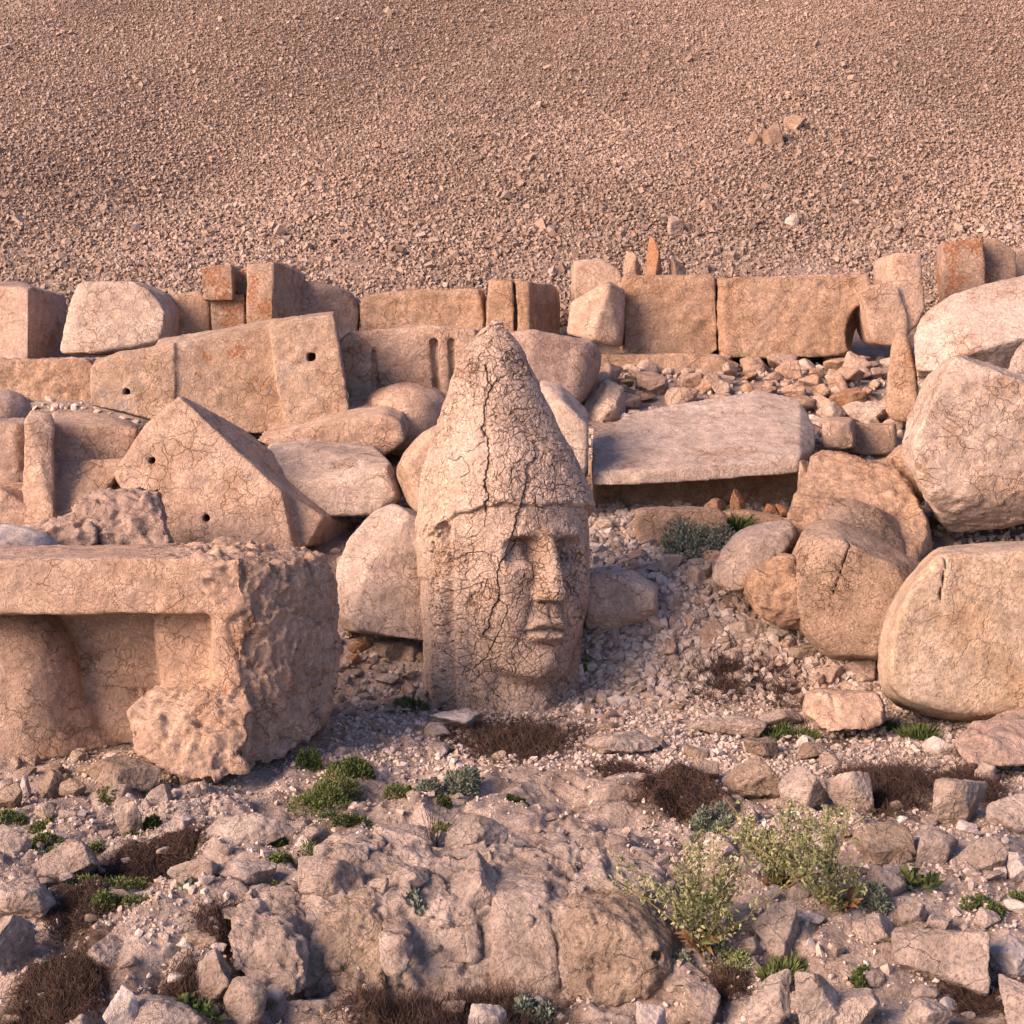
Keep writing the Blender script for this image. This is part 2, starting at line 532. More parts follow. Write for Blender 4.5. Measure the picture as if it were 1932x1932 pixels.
# ------------------------------------------------------------------ the ground
_Y = [0, 4.0, 5.7, 6.3, 7.0, 8.0, 9.5, 9.9, 10.15, 10.5, 11.0, 11.5, 12.1, 12.6, 13.2, 14.2, 15.2, 16.0, 16.6, 17.2]
_Z = [-.3, -.25, -.20, -.02, 0, 0, .02, .08, .30, .60, .83, .93, 1.0, 1.25, 1.5, 1.86, 2.06, 2.25, 2.62, 3.0]
def hill_z(x, Y):
    k = Y - 17.2
    u = x * .50 - k * .34
    wave = (.17 * np.sin(u + 1.2) + .06 * np.sin(u * 2.3 + x * .2) + .05 * np.sin(x * 1.1 + k * .7)) * np.clip(k / 2.5, 0, 1)
    return 3.0 + 0.52 * k - 0.0017 * np.clip(k, 0, None) ** 2 - 0.0006 * (x + 2) ** 2 + wave

def soil_patch(x, Y):
    """bare soil with dead growth, as real patches on the ground"""
    s = 0
    for px, py, rx, ry in SOIL:
        Yc = (EYE - zsmooth1(px, py)) * F / (py - 700); xc = (px - 966) * Yc / F
        a = rx * Yc / F; b = ry * Yc * Yc / (F * EYE)
        s = np.maximum(s, 1 - ss(np.sqrt(((x - xc) / a) ** 2 + ((Y - Yc) / b) ** 2), .6, 1.1))
    return s
SOIL = [(850, 1890, 250, 90), (115, 1870, 115, 75), (300, 1605, 130, 30), (950, 1390, 190, 50), (1370, 1245, 120, 32), (1470, 1285, 70, 25),
        (1690, 1480, 130, 50), (1280, 1500, 140, 28), (1850, 1900, 110, 40), (140, 1720, 90, 50), (990, 1610, 80, 25), (1560, 1400, 120, 22)]
def zsmooth1(px, py):
    return 0.0 if py < 1690 else -.18

def zbase(x, Y):
    z = np.interp(Y, _Y, _Z)
    # limestone ledge that drops towards the camera between x=-1.1 and x=.62
    wob = 0.10 * np.sin(x * 5.1) + 0.05 * np.sin(x * 13 + 1)
    m = ss(x, -1.25, -.75) * (1 - ss(x, .50, .66))
    led = np.where(Y < 6.65, -.22 + .25 * ss(Y, 6.0 + wob * .5, 6.2 + wob * .5), z)
    led = np.where(Y < 6.65, led * (1 - ss(Y, 6.35, 6.65)) + z * ss(Y, 6.35, 6.65), z)
    z = z * (1 - m) + led * m
    return np.where(Y > 17.2, hill_z(x, Y), z)

def gz(x, Y):
    """height of the ground sheet"""
    x = np.asarray(x, float); Y = np.asarray(Y, float)
    sh = x.shape; x = x.ravel(); Y = Y.ravel()
    z = zbase(x, Y)
    Q = np.stack([x, Y, np.zeros_like(x)], 1)
    near = (Y < 10.6) & (Y > 3) & (np.abs(x) < 6)
    d = 0.03 * fbm(Q * .9, 2)
    if near.any():
        q = Q[near]
        flat = 1 - .75 * ss(q[:, 1], 7.6, 8.6)
        rub = ss(q[:, 0], .7, 1.4) * .5 + (1 - ss(q[:, 0], -2.4, -1.2)) * .45   # gravelly sides
        bed = np.clip(1 - rub, .2, 1)
        w = np.stack([noise3(q * 2.2), noise3(q * 2.2 + 31), 0 * q[:, 0]], 1)
        f1, e1 = facet(q * np.array([2.6, 2.2, 1]) + w * .6, .7)
        f2, e2 = facet(q * 7.5 + w * 1.5, .9)
        b = .10 * fbm(q * 1.9 + 4, 3) + .030 * f1 + .16 * scallop(q * np.array([2.6, 2.3, 1]) + .5 * w, .35) + .050 * scallop(q * 7 + w) - .03 * np.exp(-(e1 / .07) ** 2) - .012 * np.exp(-(e2 / .08) ** 2)
        b = b + .012 * ridged(q * 4.5, 3)
        d[near] += b * flat * bed + .008 * fbm(q * 22, 2)
        d[near] += bed * flat * (.014 * scallop(q * 18 + w) + .006 * fbm(q * 30, 2))
        f3, e3 = facet(q * np.array([9, 14, 1]) + w, .5)
        d[near] += (1 - flat) * (.014 * f3) * (1 - ss(q[:, 1], 9.8, 10.3))
    return (z + d).reshape(sh)

def gz1(x, Y):
    return float(gz(np.array([x]), np.array([Y]))[0])

def ground_at(px, py):
    """the point of the ground sheet seen at a picture position (foreground only)"""
    Y = EYE * F / (py - 700)
    for _ in range(12):
        Y = .5 * Y + .5 * (EYE - float(zbase(np.array([(px - 966) * Y / F]), np.array([Y]))[0])) * F / (py - 700)
    return (px - 966) * Y / F, Y

def build_ground():
    def axis(parts):
        a = [np.arange(s, e, st) for s, e, st in parts]
        return np.concatenate(a)
    xs = axis([(-400, -60, 40), (-60, -12, 6), (-12, -5, .5), (-5, -3, .06), (-3, 3, .011), (3, 5, .06), (5, 12, .5), (12, 60, 6), (60, 401, 40)])
    ys = axis([(-400, -20, 40), (-20, 3, 1.5), (3, 5, .08), (5, 7.2, .009), (7.2, 10.6, .013), (10.6, 16, .05), (16, 17.2, .1), (17.2, 18, .4)])
    X, Y = np.meshgrid(xs, ys, indexing='ij')
    Z = gz(X, Y)
    far = np.maximum(np.abs(X) / 12, 0)
    Z = np.where(Y < 3, np.minimum(Z, -.3) - .02 * np.clip(3 - Y, 0, 60), Z)
    V = np.stack([X, Y, Z], -1).reshape(-1, 3)
    n, m = len(xs), len(ys)
    I = np.arange(n * m).reshape(n, m)
    Fq = np.stack([I[:-1, :-1], I[1:, :-1], I[1:, 1:], I[:-1, 1:]], -1).reshape(-1, 4)
    soil = soil_patch(V[:, 0], V[:, 1]) * ss(fbm(V * 5, 3), -.35, .1)
    low = ss(-fbm(V * np.array([3.5, 2.5, 0]) + 5, 3), .16, .34) * .55  # thin soil patches, strengthened to paint deeper shade between the rocks
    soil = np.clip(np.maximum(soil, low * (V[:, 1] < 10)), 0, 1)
    soil = np.maximum(soil, ss(V[:, 1], 9.9, 10.6) * .35)
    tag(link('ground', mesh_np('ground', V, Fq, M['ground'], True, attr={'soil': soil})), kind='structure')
    # the tumulus
    xs = axis([(-400, -60, 30), (-60, -14, 3), (-14, 14, .12), (14, 60, 3), (60, 401, 30)])
    ys = np.concatenate([np.arange(17.15, 34, .12), np.arange(34, 110, 3)])
    X, Y = np.meshgrid(xs, ys, indexing='ij')
    Z = np.maximum(hill_z(X, Y), -30) + .05 * fbm(np.stack([X, Y, 0 * X], -1).reshape(-1, 3) * 1.2, 3).reshape(X.shape)
    V = np.stack([X, Y, Z], -1).reshape(-1, 3); n, m = len(xs), len(ys)
    I = np.arange(n * m).reshape(n, m)
    Fq = np.stack([I[:-1, :-1], I[1:, :-1], I[1:, 1:], I[:-1, 1:]], -1).reshape(-1, 4)
    tag(link('tumulus_hillside', mesh_np('tumulus_hillside', V, Fq, M['hillbase'], True)), kind='structure')
M['hillbase'] = stone('hill_earth', (.24, .165, .12), (.20, .135, .095), cs=12, crack=.5, grey=.2, pit=1.0)
build_ground()

# ------------------------------------------------------------------ loose stones too many to count
CUBE = np.array([[-1, -1, -1], [1, -1, -1], [1, 1, -1], [-1, 1, -1], [-1, -1, 1], [1, -1, 1], [1, 1, 1], [-1, 1, 1]], float)
CF = np.array([[0, 3, 2, 1], [4, 5, 6, 7], [0, 1, 5, 4], [1, 2, 6, 5], [2, 3, 7, 6], [3, 0, 4, 7]])
def rand_rot(rs, n, lean=1.0):
    q = rs.normal(size=(n, 4)); q[:, 1:3] *= lean
    q /= np.linalg.norm(q, axis=1)[:, None]
    w, x, y, z = q.T
    return np.stack([1 - 2 * (y * y + z * z), 2 * (x * y - z * w), 2 * (x * z + y * w),
                     2 * (x * y + z * w), 1 - 2 * (x * x + z * z), 2 * (y * z - x * w),
                     2 * (x * z - y * w), 2 * (y * z + x * w), 1 - 2 * (x * x + y * y)], -1).reshape(n, 3, 3)

def pebbles(name, pts, size, mat, seed, lean=.5, flat=.55, kind='stuff', cube=True):
    rs = np.random.RandomState(seed); n = len(pts)
    SV, SF = (CUBE, CF) if cube else ico(1)
    k = len(SV)
    if cube:
        V = SV[None] * rs.uniform(.45, 1.0, (n, 8, 3))
        V[:, 4:, :2] *= rs.uniform(.35, 1.0, (n, 1, 1))
    else:
        V = SV[None] * rs.uniform(.6, 1.15, (n, k, 1)) + rs.normal(0, .12, (n, k, 3))
    sc3 = np.stack([rs.uniform(.6, 1.0, n), rs.uniform(.5, .9, n), rs.uniform(.3, .3 + flat, n)], 1) * size[:, None]
    V = V * sc3[:, None]
    V = np.einsum('nij,nkj->nki', rand_rot(rs, n, lean), V) + pts[:, None]
    Fq = (SF[None] + k * np.arange(n)[:, None, None]).reshape(-1, SF.shape[1])
    return tag(link(name, mesh_np(name, V.reshape(-1, 3), Fq, mat, False)), kind=kind)

def scree():
    rs = np.random.RandomState(5)
    n = 310000
    Y = 16.3 + (31 - 16.3) * rs.rand(n) ** 1.15
    x = (rs.rand(n) * 2 - 1) * (0.345 * Y + 1.2)
    z = np.where(Y > 17.2, hill_z(x, Y), zbase(x, Y)) + .05 * fbm(np.stack([x, Y, 0 * x], 1) * 1.2, 3)
    size = .022 * np.exp(rs.normal(0, .34, n)) * (1.02 - .25 * ss(Y, 16.5, 22))
    size = np.where(rs.rand(n) < .012, size * 1.9, size)
    z += size * rs.uniform(.2, .9, n)
    pebbles('scree', np.stack([x, Y, z], 1), np.clip(size, .012, .13), M['scree'], 6, lean=.8, flat=.4)
scree()

def gravel():
    rs = np.random.RandomState(8)
    out = []; sz = []
    def add(n, y0, y1, x0, x1, s0, sd, dens=None):
        Y = y0 + (y1 - y0) * rs.rand(n)
        x = x0 + (x1 - x0) * rs.rand(n)
        if dens is not None:
            k = rs.rand(n) < dens(x, Y); x, Y = x[k], Y[k]
        s = s0 * np.exp(rs.normal(0, sd, len(x)))
        out.append(np.stack([x, Y, gz(x, Y) + s * .15], 1)); sz.append(s)
    def side(x, Y):
        q = np.stack([x, Y, 0 * x], 1)
        a = .16 + .84 * np.clip(ss(x, .45, 1.0) + (1 - ss(x, -1.6, -.7)), 0, 1)
        lo = ss(-fbm(q * np.array([3.5, 2.5, 0]) + 5, 3), -.12, .22)
        return np.clip(a * (.25 + lo), 0, 1) * (1 - .8 * soil_patch(x, Y))
    add(60000, 5.0, 8.6, -2.6, 2.6, .0075, .45, side)
    add(14000, 5.0, 10.3, -3.2, 3.2, .015, .40, side)
    add(9000, 8.2, 10.2, -1.0, 3.0, .014, .4)
    add(9000, 5.5, 13, 3.0, 6.5, .022, .5)
    add(5000, 5.5, 10, -6, -3.0, .022, .5)
    add(9000, 9.8, 13.2, .3, 2.8, .024, .45)
    add(1500, 9.7, 11.6, .45, 2.2, .042, .3)
    add(5000, 9.9, 15.5, -4.5, 4.5, .035, .4)
    pebbles('gravel', np.concatenate(out), np.clip(np.concatenate(sz), .003, .07), M['gravel'], 9, lean=.45, flat=.5, cube=False)
gravel()
# ------------------------------------------------------------------ the colossal head
HY = 9.9
def polydist(px, py, pts):
    """distance in picture units to a polyline, and position along it"""
    best = np.full(px.shape, 1e9)
    for (ax, ay), (bx, by) in zip(pts[:-1], pts[1:]):
        dx, dy = bx - ax, by - ay
        t = np.clip(((px - ax) * dx + (py - ay) * dy) / (dx * dx + dy * dy + 1e-9), 0, 1)
        best = np.minimum(best, np.hypot(px - ax - t * dx, py - ay - t * dy))
    return best
def z1(*p): return [(757.7 + .1991 * a, 580.1 + .1991 * b) for a, b in p]
def z2(*p): return [(757.7 + .2145 * a, 947.1 + .2145 * b) for a, b in p]
CRACKS = [
    (z1((790, 540), (800, 660), (870, 760), (790, 880), (780, 1050), (770, 1150), (830, 1330), (820, 1500), (780, 1640), (820, 1760), (790, 1932)), 3.2),
    (z1((1250, 1280), (1290, 1440), (1190, 1480), (1180, 1700), (1130, 1880)) + z2((1060, 20), (1000, 200), (930, 400), (920, 470), (850, 560), (850, 700), (855, 850), (790, 950), (770, 1080), (720, 1180)), 2.6),
    (z2((1000, 200), (1020, 300), (970, 420), (870, 530)), 2.4),
    (z2((855, 870), (950, 900), (890, 1060), (850, 1160), (790, 1290), (700, 1420), (620, 1475), (560, 1490), (450, 1370), (370, 1310)), 2.4),
    (z2((620, 1490), (750, 1600), (800, 1660), (950, 1790)), 2.0),
    (z2((1170, 520), (1160, 700), (1160, 830), (1110, 960), (1110, 1020)), 1.4),
    (z2((1085, 640), (1060, 800), (1010, 940), (950, 900)), 1.2),
    (z2((380, 800), (560, 770), (700, 710), (840, 800)), 1.7),
    (z2((420, 520), (560, 460), (700, 435), (830, 480), (860, 530)), 2.0),
    (z2((480, 890), (550, 910), (650, 790)), 1.5),
    (z2((700, 710), (690, 900), (660, 1000), (660, 1100), (720, 1180)), 1.2),
    (z2((680, 1205), (900, 1190), (1200, 1225)), 1.0),
    (z2((970, 1290), (965, 1410), (790, 1500)), 1.0),
    (z2((730, 0), (740, 220)), 1.4), (z2((1170, 0), (1230, 240)), 1.2),
    (z1((440, 1430), (520, 1450), (570, 1420), (610, 1480), (640, 1560), (560, 1620)), 1.8),
    (z1((1010, 1170), (1130, 1110), (1170, 1000)), 1.3), (z1((840, 1170), (1010, 1170), (1030, 1230)), 1.3),
    (z1((1180, 1440), (1100, 1460), (1060, 1530), (1020, 1640)), 1.3), (z1((970, 1390), (990, 1520), (900, 1600)), 1.2),
    (z1((1340, 1400), (1320, 1560), (1380, 1700), (1340, 1840)), 1.3), (z1((1180, 1650), (1400, 1720), (1600, 1800)), 1.3),
    (z1((1480, 1380), (1450, 1530), (1500, 1640)), 1.1),
    (z1((880, 1300), (930, 1240), (930, 1180)), 1.1), (z1((640, 1380), (780, 1280)), 1.2),
    (z1((1000, 600), (960, 660), (900, 690), (870, 740)), 1.6), (z1((1000, 740), (1000, 820)), 2.2),
]
def build_head():
    sil_y = [606, 611, 622, 640, 656, 680, 719, 751, 779, 815, 863, 899, 928, 948, 968, 990, 1028, 1045, 1097, 1151, 1183, 1251, 1290, 1345, 1380]
    sil_l = [931, 927, 911, 896, 885, 869, 853, 842, 833, 823, 807, 797.5, 795, 793.5, 793, 788, 788, 794, 796, 798, 799.5, 800, 801, 807, 808]
    sil_r = [944, 948, 957, 970, 983, 993, 1012, 1026, 1039, 1056, 1082, 1098, 1112, 1115, 1112, 1112, 1114, 1114, 1112, 1107, 1103, 1100, 1099, 1096, 1096]
    k = F / HY
    zs = [EYE - (y - 700) / k for y in sil_y][::-1]
    cc = [((l + r) / 2 - 966) / k for l, r in zip(sil_l, sil_r)][::-1]
    hw = [(r - l) / 2 / k for l, r in zip(sil_l, sil_r)][::-1]
    nA, nZ = 1000, 860
    al = np.concatenate([np.linspace(-1.95, 1.95, 880, endpoint=False), np.linspace(1.95, 2 * math.pi - 1.95, 120, endpoint=False)])
    zz = np.linspace(-.12, zs[-1], nZ)
    A, Z = np.meshgrid(al, zz, indexing='ij')
    yaw = math.radians(30.5)
    phi = (A - yaw + math.pi) % (2 * math.pi) - math.pi
    R = np.interp(Z, zs, hw); C = np.interp(Z, zs, cc)
    e = 2.35
    R = R * (np.abs(np.cos(phi)) ** e + np.abs(np.sin(phi)) ** e) ** (-1 / e) * .985
    s = phi * .48; a = np.abs(s); dg = np.degrees(phi); ad = np.abs(dg)
    Yc = np.maximum(np.cos(A), 0)
    z = np.where(True, 2 - (2 - Z) * 9.7 / (HY - R * Yc), Z)
    zb = 1.215 - .21 * ss(ad, 34, 112) + .007 * np.sin(phi * 9) + .005 * np.sin(phi * 23 + 1)
    body = ss(zb - z, -.004, .016)
    d = -.006 * body
    d += (.003 + .006 * (1 - ss(ad, 60, 75))) * gs(z - zb - .016, .020) - .007 * gs(z - zb + .012, .010) - .005 * body * (1 - ss(ad, 62, 72)) * ss(zb - z, .0, .02)
    fc = 1 - ss(ad, 55, 66)                       # face region
    # forehead and brow
    d += body * fc * (.018 * gs(z - 1.045, .035) * gs(a - .15, .13))
    # eye sockets
    top = 1.028 - 3.2 * (a - .15) ** 2
    sock = ss(top - z, -.006, .040) * (1 - ss(top - z, .085, .20)) * (1 - ss(np.abs(a - .150), .045, .120))
    d -= (.098 + .045 * gs(a - .105, .045)) * sock * fc
    ball = np.exp(-((a - .160) / .062) ** 2 - ((z - .940) / .040) ** 2)
    d += .046 * ball * fc
    lid = np.abs(np.sqrt(((a - .16) / .078) ** 2 + ((z - .935) / .046) ** 2) - 1)
    d += .012 * gs(lid, .12) * fc * (1 - ss(a, .25, .30))
    # cheeks and muzzle
    d += fc * (.050 * gs(a - .25, .12) * gs(z - .74, .20) + .030 * gs(a - .22, .13) * gs(z - .48, .16) + .048 * gs(a, .13) * gs(z - .50, .16))
    d -= fc * .016 * gs(a - (.09 + .25 * (.66 - z)), .03) * ss(z, .40, .5) * (1 - ss(z, .62, .70))
    # nose
    nw = np.interp(z, [.62, .70, .85, 1.0, 1.06], [.096, .088, .060, .044, .062])
    nh = np.interp(z, [.60, .635, .66, .705, .85, .98, 1.05, 1.10], [0, .01, .120, .140, .112, .062, .026, 0])
    d += nh * (1 - ss(a, nw * .10, nw * 1.35))
    d += .034 * gs(a - .072, .026) * gs(z - .682, .034)
    d -= .035 * gs(a - .045, .022) * gs(z - .640, .014)
    # mouth
    arch = .512 + .010 * gs(a - .035, .03) - .9 * a ** 2
    d += .026 * gs(z - arch, .028) * (1 - ss(a, .085, .145))
    d -= .032 * gs(z - (.477 - .25 * a ** 2 * 4), .011) * (1 - ss(a, .10, .15))
    d += .048 * gs(z - (.434 + .7 * a ** 2), .027) * (1 - ss(a, .06, .125))
    d -= .020 * gs(z - .375, .028) * gs(a, .11)
    d -= .014 * gs(a, .012) * gs(z - .57, .04)
    # chin and jaw
    d += .052 * gs(a, .115) * gs(z - .275, .080)
    zj = .175 + .60 * a ** 2
    d -= fc * body * (ss(.60 - z, 0, .38) * .55 + .16) * np.minimum(a, .30) ** 2
    low = ss(zj - z, -.030, .065) * (1 - ss(a, .26, .42))
    d -= .085 * low - .035 * ss(.10 - z, 0, .1) * low
    d -= .015 * ss(.62 - z, 0, .40) * ss(ad, 30, 48) * (1 - ss(ad, 62, 69)) * body
    # lappets and the groove in front of them
    d -= .045 * body * gs(ad - 71.5, 4.2) * ss(zb - z, .01, .05)
    band = ss(ad, 72, 77) * (1 - ss(ad, 90, 97)) * body
    d += band * np.where(z > .78, -.030, .004)
    d += .020 * ss(ad, 96, 99) * ss(z - .76, 0, .03) * body * (1 - ss(ad, 128, 133))
    d -= .05 * gs(ad - 76, 3.0) * ss(z, .76, .80) * body
    # small square socket high on the lappet
    X0 = C + (R + d) * np.sin(A); Y0 = HY + .0 - (R + d) * np.cos(A)
    PX = 966 + F * X0 / Y0; PY = 700 - F * (Z - EYE) / Y0
    fr = np.cos(A) > -.05
    hole = (np.abs(PX - 816) < 3.2) & (PY > 1022) & (PY < 1043) & fr
    d = np.where(hole, d - .05, d)
    # weathering
    Q = np.stack([X0, Y0, Z], -1).reshape(-1, 3)
    sh = A.shape
    w1 = fbm(Q * 3.0, 3).reshape(sh); w2 = fbm(Q * 13, 3).reshape(sh); w3 = ridged(Q * 20, 2).reshape(sh)
    calm = 1 - .6 * gs(a, .3) * ss(z, .2, .3) * (1 - ss(z, 1.0, 1.1))
    d += (.010 * w1 + .009 * w2) * calm
    f1, e1 = facet(Q * np.array([7, 7, 5]) + .8 * w2.reshape(-1, 1))
    f1 = f1.reshape(sh)
    hat = 1 - body
    d += hat * (.006 * f1) + band * (.020 * f1 + .018 * w3)
    d += .008 * f1 * ss(z, 2.05, 2.25)
    d += .010 * f1 * gs(z - zb, .05) * ss(-dg, -25, 10)
    fine = ss(w1 + .5 * w2, -.1, .35)
    # crackle: polygonal plates parted by fine fissures
    wq = np.stack([noise3(Q * 9), noise3(Q * 9 + 50), noise3(Q * 9 + 90)], 1)
    _, e2 = facet(Q * np.array([13, 13, 15]) + .55 * wq); e2 = e2.reshape(sh)
    _, e3 = facet(Q * 25 + .7 * wq + 7); e3 = e3.reshape(sh)
    dens = np.clip(.90 + 1.1 * noise3(Q * 2.2 + 60).reshape(sh) + .45 * hat * ss(PX, 880, 980), 0.05, 1)
    ck = dens * (1 - ss(e2, .01, .055)) * .85
    ck = np.maximum(ck, dens * (1 - ss(e3, .01, .07)) * .5)
    d -= .0075 * ck
    d += .004 * f1 * fc * body
    jit = (1.5 * noise3(Q * 14 + 3) + .9 * noise3(Q * 45)).reshape(sh); jit2 = (1.5 * noise3(Q * 14 + 33) + .9 * noise3(Q * 45 + 9)).reshape(sh)
    big = np.zeros(sh)
    for line, w in CRACKS:
        dist = polydist(PX + jit * 3.0, PY + jit2 * 3.0, line)
        wv = w * (1 + .5 * jit * .5)
        g = (1 - ss(dist, wv * .04, wv * .48)) * (.55 + .45 * ss(jit2, -1.2, .6))
        big = np.maximum(big, g * np.where(fr, 1, 0) * min(1, .5 + w * .2))
    d -= .022 * big
    for line, w in CRACKS[:2]:
        dist = polydist(PX + jit * 3 - 5, PY + jit2 * 3, line)
        d -= np.where(fr, .010, 0) * (1 - ss(dist, 2, 7))
    ck = np.clip(np.maximum(ck * .95, big * .85), 0, 1)
    # the long flake edge left of the main fissure
    RR = R + d
    taper = 1 - ss(Z, zs[-1] - .012, zs[-1])
    RR = RR * (.45 + .55 * taper)
    V = np.stack([C + RR * np.sin(A), HY - RR * np.cos(A), Z ], -1).reshape(-1, 3)
    I = np.arange(nA * nZ).reshape(nA, nZ); J = np.roll(I, -1, axis=0)
    Fq = np.stack([I[:, :-1], J[:, :-1], J[:, 1:], I[:, 1:]], -1).reshape(-1, 4)
    topc = len(V); V = np.concatenate([V, [[C[0, -1], HY, zs[-1] + .012]]])
    ckf = np.concatenate([ck.ravel(), [0]])
    capT = np.stack([I[:, -1], J[:, -1], np.full(nA, topc), np.full(nA, topc)], -1)
    n = vnormals(V, Fq)
    fz = z[:, :-1].ravel(); fzb = zb[:, :-1].ravel(); fdg = dg[:, :-1].ravel(); fa = a[:, :-1].ravel(); fs = s[:, :-1].ravel()
    part = np.full(len(Fq), 1)                                                # face
    part[(np.abs(fdg) > 73) & (fz < fzb)] = 2                                 # back and left lappet
    part[(fdg > 73) & (fz < fzb)] = 3
    part[(np.abs(fdg) > 150) & (fz < fzb)] = 8
    part[fz >= fzb] = 0
    nose = (fa < .10) & (fz > .625) & (fz < 1.0) & (fa < np.interp(fz, [.62, .72, .76, 1.0], [.10, .10, .065, .05]))
    part[nose] = 4
    part[(fz > .405) & (fz < .54) & (fa < .14)] = 5
    eye = (((fa - .16) / .085) ** 2 + ((fz - .935) / .052) ** 2 < 1)
    part[eye & (fs < 0)] = 6; part[eye & (fs > 0)] = 7
    base = np.array([C[0, 0], HY, 0.0])
    root = link('stone_statue', None, base)
    tag(root, 'colossal cracked stone head with a tall pointed cap standing upright on the ground', 'statue', None)
    objs = {}
    def piece(pid, name, parent):
        f = Fq[part == pid]
        if pid == 0: f = np.concatenate([f, capT[:, [0, 1, 2, 2]]])
        if pid == 0:
            t = f[-nA:, :3]
            # close the tip with quads folded to triangles handled below
        u, inv = np.unique(f.ravel(), return_inverse=True)
        ff = inv.reshape(f.shape)
        if pid == 0:
            ff = ff[:-nA]; tip = True
        me = mesh_np(name, V[u] - base, ff, M['head'], True, normals=None, attr={'crack': ckf[u]})
        nn = n[u]
        me.normals_split_custom_set_from_vertices(nn.astype(np.float32))
        o = link(name, me); o.parent = parent; objs[pid] = o
        return o
    piece(0, 'pointed_cap', root); fo = piece(1, 'face', root)
    piece(2, 'side_lappet', root); piece(3, 'side_lappet', root); piece(8, 'back_panel', root)
    piece(4, 'nose', fo); piece(5, 'mouth', fo); piece(6, 'eye', fo); piece(7, 'eye', fo)
    # small weathered top that closes the cap
    v, t = rock_shape((.040, .045, .020), 4, 4, rough=.6)
    o = link('worn_tip', mesh_np('worn_tip', v, t, M['head'], True), (0, 0, zs[-1] - .010)); o.parent = objs[0]
    o.location.x = C[0, -1] - base[0]
build_head()
# ------------------------------------------------------------------ carved blocks and fallen sculpture
def block(name, label, cat, solids, mat, group=None, cut=(), h=.018, amp=1.0, rough=0.0, chip=1.0, facets=1.0, k=.016, join=.02, seed=None, extra=None, cuts=12, cd=.05):
    fs = [s if callable(s) else hull(s, k * .7, cuts, cd) for s in solids]
    cs = [s if callable(s) else hull(s, .008) for s in cut]
    lo = np.min([f.box[0] for f in fs], 0) - .06; hi = np.max([f.box[1] for f in fs], 0) + .06
    def f(p):
        d = fs[0](p)
        for g in fs[1:]:
            e = g(p)
            hh = np.clip(.5 + .5 * (e - d) / join, 0, 1)
            d = e * (1 - hh) + d * hh - join * hh * (1 - hh)
        for c in cs: d = np.maximum(d, -c(p))
        return d
    V, Fq = surfnet(f, lo, hi, h)
    seed = seed if seed is not None else (sum(map(ord, label)) % 97)
    V = disp(V, Fq, f, amp, rough, chip, seed, facets, h < .0165)
    n = vnormals(V, Fq)
    o = thing_mesh(name, V, Fq, M[mat], label, cat, group, normals=n)
    return o

BR = 'blocks of the long back row below the scree'
# --- back row, left to right
block('stone_block', 'squared block at the far left end of the back row, its right face in shade', 'stone block',
      [[P(-60, 540, 15.4), P(53, 540, 14.9), P(130, 562, 15.7), P(40, 531, 16), P(-60, 532, 16.2), P(-60, 690, 15.4), P(53, 690, 14.9), P(117, 690, 15.7), P(-60, 690, 16.2)]], 'pink', BR)
block('stone_block', 'trapezoid boulder with rounded top resting on the stepped ledge at the back left', 'stone block',
      [ext([(143, 534), (165, 529), (247, 530), (290, 552), (312, 590), (304, 650), (228, 669), (115, 666), (106, 648), (122, 600)], 14.5, .8)], 'pale', BR, amp=1.4, chip=1.6)
block('stone_block', 'low rounded stone tucked between the trapezoid boulder and the orange-lichened block', 'stone block',
      [ext([(292, 575), (320, 556), (375, 548), (395, 575), (396, 650), (290, 650)], 15.2, .8)], 'tan', BR, amp=1.3)
block('carved_block', 'carved T-shaped block with orange lichen on its projecting knob', 'carved block',
      [ext([(379, 503), (437, 499), (440, 568), (383, 566)], 14.75, .5),
       ext([(396, 560), (460, 555), (463, 640), (399, 640)], 14.85, .5),
       ext([(430, 520), (470, 500), (470, 640), (430, 640)], 15.02, .5),
       [P(466, 500, 14.75), P(517, 494, 14.7), P(578, 520, 15.4), P(540, 496, 15.5), P(466, 497, 15.4), P(466, 640, 14.75), P(514, 640, 14.7), P(576, 640, 15.4), P(466, 640, 15.4)]],
      'lichen', BR, k=.012, join=.012, chip=.6, h=.016, cuts=0)
block('stone_block', 'dark worn block leaning away just right of the orange-lichened block', 'stone block',
      [[P(560, 532, 15.3), P(617, 529, 15.3), P(681, 562, 15.5), P(672, 650, 15.5), P(560, 650, 15.3), P(600, 535, 16), P(675, 560, 16.2), P(675, 650, 16.2)]], 'pink', BR, amp=1.4, chip=1.5)
block('stone_block', 'long rough-faced block of the back row behind the wall slab left of the cap tip', 'stone block',
      [ext([(680, 558), (738, 549), (860, 545), (914, 545), (914, 640), (680, 650)], 15.4, .7)], 'warm', BR, amp=1.4, rough=.25)
block('stone_block', 'upright block split by a vertical crack right behind the cap tip', 'stone block',
      [[P(913, 532, 15.15), P(935, 526, 15.2), P(1003, 532, 15.1), P(1044, 536, 15.5), P(1057, 560, 15.7), P(1057, 640, 15.7), P(1005, 640, 15.1), P(913, 640, 15.15), P(920, 530, 16), P(1050, 540, 16)]],
      'warm', BR, cut=[ext([(968, 520), (971, 520), (977, 585), (975, 650), (972, 650), (973, 585)], 15.0, .25)], h=.016)
block('stone_block', 'small back block peeping out above the slant-edged block in the back row', 'stone block',
      [ext([(1083, 492), (1135, 488), (1182, 514), (1182, 580), (1083, 580)], 15.5, .6)], 'tan', BR)
block('carved_block', 'slant-edged block with a pointed top at the left end of the back wall', 'carved block',
      [[P(1143, 531, 14.55), P(1079, 569, 14.7), P(1069, 631, 14.7), P(1120, 643, 14.5), P(1170, 660, 14.6), P(1180, 548, 14.75), P(1150, 530, 15.1), P(1176, 660, 15.1), P(1076, 569, 15.1), P(1076, 631, 15.1)]], 'tan', BR)
